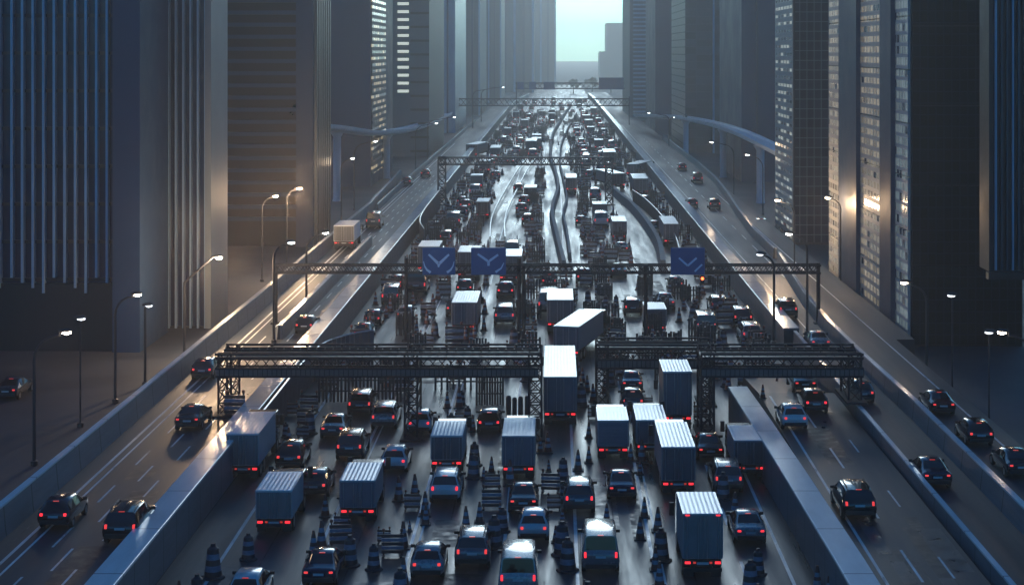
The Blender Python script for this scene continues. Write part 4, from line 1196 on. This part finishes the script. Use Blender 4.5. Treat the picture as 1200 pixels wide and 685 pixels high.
def drum(X, Y, z, s, full=True):
    def mk():
        prof = [(.34, .1), (.33, .30), (.315, .301), (.30, .52), (.29, .521), (.275, .74), (.265, .741), (.25, .96), (.24, .961), (.225, 1.15), (.16, 1.18), (.1, 1.24), (.1, 1.34)]
        ms = [0, 1, 1, 0, 0, 1, 1, 0, 0, 2, 2, 2]
        if full:
            r = empty('striped_drum', (0, 0, 0)); b = MB(); b.lathe(prof, n=14, ms=ms); b.build('drum_shell', ['board_dark', 'board_pale', 'cone_base'], r, smooth=True)
            b = MB(); b.lathe([(.46, 0), (.46, .06), (.4, .1)], n=8); b.build('base', 'cone_base', r); index_kids(r); return r
        b = MB(); b.lathe([(.46, 0), (.46, .06), (.4, .1)], n=8, ms=[2, 2]); b.lathe(prof, n=10, ms=ms); return b.build('striped_drum', ['board_dark', 'board_pale', 'cone_base'], smooth=True)
    o = grab2(('drum', full), mk); put_small(o, X, Y, z, s, 'striped tapering drum', 'drum', 'striped drums in the jam', .46)
def boards(X, Y, z, s, rz=0, full=True):
    def mk():
        n = 5
        if full:
            r = empty('striped_barricade', (0, 0, 0))
            for i in range(n):
                b = MB(); b.box(-.62, .62, -.05, .05, .16 + .22 * i, .345 + .22 * i); b.build('board', 'board_pale' if i % 2 else 'board_dark', r, bevel=.012)
            for sx in (-1, 1):
                b = MB(); b.box(sx * .5 - .04, sx * .5 + .04, .052, .13, .06, 1.32); b.build('upright', 'post', r)
                b = MB(); b.box(sx * .5 - .07, sx * .5 + .07, -.35, .45, 0, .06); b.build('foot', 'cone_base', r)
                b = MB(); b.lathe([(.05, 1.321), (.09, 1.36), (.09, 1.48), (.05, 1.52)], (sx * .5, .09, 0), 8); b.build('beacon', 'cone', r)
            index_kids(r); return r
        b = MB()
        for i in range(n): b.box(-.62, .62, -.05, .05, .16 + .22 * i, .345 + .22 * i, i % 2)
        for sx in (-1, 1): b.box(sx * .5 - .04, sx * .5 + .04, .052, .13, .06, 1.4, 2); b.box(sx * .5 - .07, sx * .5 + .07, -.35, .45, 0, .06, 2)
        return b.build('striped_barricade', ['board_dark', 'board_pale', 'post'])
    o = grab2(('boards', full), mk); put_small(o, X, Y, z, s, 'striped board barricade', 'barricade', 'striped barricades in the jam', .66, rz, .45)
def fence(X, Y, n, wd, h, label=None, full=True):
    def mk():
        if full:
            r = empty('picket_fence', (0, 0, 0))
            for i in range(n):
                x = -wd / 2 + wd * i / (n - 1); hh = h * rng.uniform(.8, 1.05)
                b = MB(); b.box(x - .07, x + .07, -.07 + .2 * (i % 2), .07 + .2 * (i % 2), 0, hh); b.build('post', 'post', r)
            for z in (h * .3, h * .62):
                b = MB(); b.box(-wd / 2, wd / 2, .071, .129, z, z + .1); b.build('rail', 'post', r)
            index_kids(r); return r
        b = MB()
        for i in range(n):
            x = -wd / 2 + wd * i / (n - 1); b.box(x - .08, x + .08, -.08 + .25 * (i % 2), .08 + .25 * (i % 2), 0, h * rng.uniform(.75, 1.1))
        for z in (h * .3, h * .62): b.box(-wd / 2, wd / 2, .081, .169, z, z + .1)
        return b.build('picket_fence', 'post')
    o = grab2(('fence', n, round(wd, 1), round(h, 1), full), mk); put_small(o, X, Y, 0, 1, 'dark picket fence section', 'fence', 'dark picket fences in the jam', wd / 2, 0, .3)
    if label: REC[-1]['label'] = label
def bollard(px, py, hpx):
    X, Y, _ = at(px, py); h = hpx / ppm(py)
    def mk():
        b = MB(); b.lathe([(.13, 0), (.13, .9), (.10, .97), (.05, 1.0)], n=10); return b.build('bollard', 'post', smooth=True)
    o = grab2(('bollard',), mk); put_small(o, X, Y, 0, h, 'tall dark bollard', 'bollard', 'dark bollards', .13)
for px, py, hp in [(499, 614, 23), (546, 619, 27), (562, 611, 24), (690, 542, 20), (633, 530, 18), (642, 530, 24), (690, 513, 19), (695, 470, 21), (554, 505, 20), (525, 495, 14), (739, 540, 21), (750, 556, 17),
                   (711, 610, 21), (771, 622, 29), (651, 635, 20), (576, 553, 19), (567, 562, 16), (659, 612, 17), (643, 552, 14), (480, 622, 13), (586, 602, 14)]:
    X, Y, _ = at(px, py); cone(X, Y, 0, hp / ppm(py))
X, Y, _ = at(894, 466, DECK); cone(X, Y, DECK, .85); REC[-1]['zone'] = 'slip'; REC[-1]['label'] = 'single cone standing alone on the slip road under right gantry'
for px, py, hp in [(291, 655, 31), (438, 667, 31), (410, 662, 36), (555, 560, 30), (556, 545, 28), (579, 641, 38), (660, 562, 27), (659, 650, 40), (681, 476, 28), (548, 497, 22), (335, 512, 18), (661, 588, 22), (541, 475, 18)]:
    X, Y, _ = at(px, py); drum(X, Y, 0, hp / ppm(py) / 1.34)
for px, py, wp in [(483, 597, 19), (460, 651, 26), (399, 640, 26), (400, 622, 18), (576, 596, 23), (577, 573, 18), (645, 576, 22), (649, 597, 16), (695, 490, 13), (342, 486, 14), (362, 484, 22), (358, 499, 20), (355, 513, 14), (821, 491, 17), (760, 475, 10), (450, 636, 16), (540, 497, 14)]:
    X, Y, _ = at(px, py); boards(X, Y, 0, min(wp / ppm(py) / 1.24, 1.15), R(rng.uniform(-8, 8)))
X, Y, _ = at(275, 487, DECK); boards(X, Y, DECK, 1.0); REC[-1]['zone'] = 'left'; REC[-1]['label'] = 'striped barricade at foot of the gantry leg on left side road'
for k, (px, py, hp) in enumerate([(596, 487, 24), (603, 487, 22), (610, 487, 23), (618, 487, 24)]):
    bollard(px, py, hp)
fence(fx(424, 112), 112, 24, 5.6, 2.2, 'long dark picket fence under the long catwalk gantry by left wall')
fence(fx(574, 111), 111, 11, 1.7, 2.3, 'tall bundle of dark upright pickets left of middle truck')
fence(fx(538, 116), 116, 9, 3.2, 1.7, 'low dark picket fence behind the middle left box truck')
fence(fx(380, 119), 119, 9, 2.0, 2.0, 'short dark picket fence nearest the corrugated screen')

# ------------------------------------------------------------------ the far jam, filled lane by lane
LINES = [-15.1, -10.9, -6.7, -2.35, 1.0, 4.45, 8.4, 12.0, 15.4]
LANES = [-16.1, -13.0, -8.8, -4.5, -.7, 2.75, 6.4, 10.2, 13.7]
MEDX = sorted([(p[1], p[0]) for p in med1] )
def blocked(x, y):
    if 150 < y < 640:
        for pth, hw in ((med1, 1.4), (med2, 1.1), (ramp, 2.6), (tr, 1.6)):
            for p in pth:
                if abs(p[1] - y) < 6 and abs(p[0] - x) < hw + .5: return True
    if 96 < y < 106 and min(abs(x - fx(q, g1y)) for q in (481, 627, 830)) < .9: return True
    if abs(y - 135.5) < 1.2 and min(abs(x - fx(q, g2)) for q in (475.5, 608, 613.5, 757)) < .6: return True
    if abs(y - 255) < 1.5 and min(abs(x - fx(q, 255)) for q in (517.5, 714)) < 1.2: return True
    return False
COLS = ['black', 'charcoal', 'navy', 'grey', 'maroon', 'charcoal', 'maroon', 'silver', 'teal', 'white']
KINDS = ['hatchback_car', 'estate_car', 'saloon_car', 'hatchback_car', 'delivery_van']
ncar = 0
TR = {}
for li, lx in enumerate(LANES[1:]):
    y = 142 + rng.uniform(0, 10)
    while y < 780:
        gap = 6.5 + max(0, (y - 160)) * .012
        x = lx + rng.uniform(-.35, .35)
        if free(x, y + 2.2, .95, 2.3, .35) and not blocked(x, y) and not blocked(x, y + 4) and rng.random() < (.34 if y < 190 else .40):
            if rng.random() < .16 and y > 165:
                key = rng.randrange(4)
                if free(x, y + 4, 1.1, 4.2, .3) and not blocked(x, y + 7):
                    if key not in TR:
                        TR[key] = o = make_truck(*[(2.1, 5, 2.6), (2.2, 6, 2.9), (2.0, 4.2, 2.3), (2.2, 5.5, 3.0)][key], slats=key == 2)
                    else: o = copy_tree(TR[key])
                    o.location = (x, y, 0); OCC.append((x, y + 4, 1.1, 4.2))
                    REC.append(dict(o=o, what='dark box truck', cat='truck', x=x, y=y, z=0, zone='main', cls='vehicle', label=None, group='vehicles in the traffic'))
                    y += 8
            else:
                put_car(x, y, 0, rng.choice(KINDS), rng.choice(COLS), rng.uniform(.92, 1.05), 0, far=y > 175); ncar += 1
                y += 4.6
        y += gap * rng.uniform(.55, 1.25)
print('random cars', ncar)
nc = {'cone': 0, 'drum': 0, 'boards': 0, 'fence': 0}
def scatter(y0, y1, n, kinds, spread):
    for _ in range(n):
        u = rng.random()
        y = 1 / (1 / y0 + (1 / y1 - 1 / y0) * (u ** .8))
        x = rng.choice(LINES) + rng.gauss(0, spread)
        if abs(x) > 16.6 or blocked(x, y): continue
        k = rng.choice(kinds)
        fl_ = y < 165
        if k == 'cone' and free(x, y, .25, .25, .02) and nc[k] < 270: cone(x, y, 0, rng.uniform(.95, 1.35), fl_); nc[k] += 1
        elif k == 'drum' and free(x, y, .4, .4, .02) and nc[k] < 240: drum(x, y, 0, rng.uniform(.85, 1.15), fl_); nc[k] += 1
        elif k == 'boards' and free(x, y, .62, .4, .02) and nc[k] < 220: boards(x, y, 0, rng.uniform(.9, 1.2), R(rng.uniform(-12, 12)), fl_); nc[k] += 1
        elif k == 'fence' and free(x, y, .8, .3, .02) and nc[k] < 240: fence(x, y, rng.choice((7, 8)), rng.choice((1.3, 1.6)), rng.choice((1.5, 1.9)), None, False); nc[k] += 1
scatter(60, 112, 150, ['cone', 'cone', 'drum'], .4)
scatter(114, 152, 330, ['cone', 'cone', 'cone', 'cone', 'drum', 'boards', 'fence'], .6)
scatter(150, 330, 640, ['cone', 'cone', 'drum', 'boards', 'fence'], .8)
scatter(330, 640, 340, ['drum', 'boards', 'fence'], 1.0)
print(nc)
b = MB()                                                                     # the far cones beyond the 300 individual ones
for _ in range(1500):
    u = rng.random(); y = 1 / (1 / 185 + (1 / 620 - 1 / 185) * u); x = rng.choice(LINES) + rng.gauss(0, 1.1)
    if abs(x) > 16.6 or blocked(x, y) or not free(x, y, .25, .25, .02): continue
    OCC.append((x, y, .3, .3)); h = rng.uniform(.95, 1.5)
    b.lathe([(.2 * h, .06), (.155 * h, .28 * h), (.12 * h, .45 * h), (.1 * h, .6 * h), (.045 * h, h)], (x, y, 0), 7, ms=[0, 1, 0, 1])
    b.box(x - .25 * h, x + .25 * h, y - .25 * h, y + .25 * h, .002, .058, 2)
struct(b.build('distant_cones', ['cone', 'cone_band', 'cone_base'], smooth=True), 'stuff')

# a few faint trees where the road ends
def tree(X, Y, h, label):
    r = empty('roadside_tree', (X, Y, 0), label, 'tree', 'faint trees at the road end')
    b = MB(); b.tube([(0, 0, 0), (.1, 0, h * .3), (.2, .1, h * .6)], .3, radii=[.35, .25, .12])
    for k in range(5):
        a = k * 1.3; b.tube([(.1, 0, h * (.28 + .05 * k)), (math.cos(a) * h * .2, math.sin(a) * h * .2, h * (.5 + .05 * k))], .1, radii=[.13, .04])
    b.build('trunk', 'bark', r)
    b = MB()
    cl = [(rng.gauss(0, h * .17), rng.gauss(0, h * .17), h * rng.uniform(.42, .9), h * rng.uniform(.1, .18)) for _ in range(14)]
    for cx, cy_, cz, cr in cl:
        for _ in range(60):
            d = Vector((rng.gauss(0, 1), rng.gauss(0, 1), rng.gauss(0, .8))).normalized() * cr * rng.uniform(.5, 1.05)
            p = Vector((cx, cy_, cz)) + d; s = rng.uniform(.25, .5)
            u = Vector((rng.gauss(0, 1), rng.gauss(0, 1), rng.gauss(0, 1))).normalized(); v = u.orthogonal()
            b.add([p - u * s, p + v * s * .6, p + u * s, p - v * s * .6], [(0, 1, 2, 3)])
    b.build('crown', 'leaf', r)
for px, Y, h, lb in ((672, 930, 8, 'faint tree at road end, left of the other two in the gap'), (694, 960, 9, 'faint tree at road end, middle of three in the gap'), (716, 940, 7, 'faint tree at road end, right of the other two in the gap')):
    tree(fx(px, Y), Y, h, lb)

# ------------------------------------------------------------------ labels that single things out
ONES = 'zeroth first second third fourth fifth sixth seventh eighth ninth tenth eleventh twelfth thirteenth fourteenth fifteenth sixteenth seventeenth eighteenth nineteenth twentieth'.split()
CARD = {20: 'twenty', 30: 'thirty', 40: 'forty', 50: 'fifty', 60: 'sixty', 70: 'seventy'}
def ordinal(n):
    if n <= 20: return ONES[n]
    t = n // 10 * 10
    return (CARD[t][:-1] + 'ieth') if n % 10 == 0 else CARD[t] + ' ' + ONES[n % 10]
SECT = [(0, 'before catwalk gantries'), (105, 'past catwalk gantries'), (135.5, 'past the sign gantry'), (255.5, 'past the goal gantry'), (500, 'past wide far gantry')]
LANEN = ['shoulder by left wall', 'second lane from left wall', 'third lane from left wall', 'fourth lane from left wall', 'fifth lane from left wall', 'sixth lane from left wall', 'seventh lane from left wall', 'second lane from right wall', 'lane by right wall']
groups = {}
for r_ in REC:
    o = r_['o']
    o['category'] = r_['cat']; o['group'] = r_['group']
    if r_['label']:
        o['label'] = r_['label']; continue
    lane = sum(1 for L_ in LINES[:-1] if r_['x'] > L_)
    sec = max(i for i, s in enumerate(SECT) if r_['y'] >= s[0])
    groups.setdefault((r_['cls'], lane, sec), []).append(r_)
NOUN = {'vehicle': 'vehicle', 'cone': 'cone', 'drum': 'drum', 'barricade': 'barricade', 'fence': 'fence', 'bollard': 'bollard'}
for (cls, lane, sec), rows in groups.items():
    rows.sort(key=lambda q: q['y'])
    for i, q in enumerate(rows):
        same = '%s, %s' % (q['what'], ordinal(i + 1))
        if cls == 'vehicle': same = '%s, %s unnamed vehicle' % (q['what'], ordinal(i + 1))
        q['o']['label'] = ('%s %s, %s' % (same, SECT[sec][1], LANEN[lane])).replace(' unnamed vehicle', ' there')

# ------------------------------------------------------------------ haze
b = MB(); b.box(-420, 420, -170, 3950, -1.0, 84)
hz = b.build('haze', [])
hm = bpy.data.materials.new('haze'); hm.use_nodes = True
t = hm.node_tree
t.nodes.remove(t.nodes['Principled BSDF'])
pv = t.nodes.new('ShaderNodeVolumePrincipled')
pv.inputs['Color'].default_value = (1.0, .93, .87, 1)
pv.inputs['Density'].default_value = .00052
pv.inputs['Anisotropy'].default_value = .69
t.links.new(pv.outputs[0], t.nodes['Material Output'].inputs['Volume'])
hz.data.materials.append(hm)
struct(hz, 'stuff')
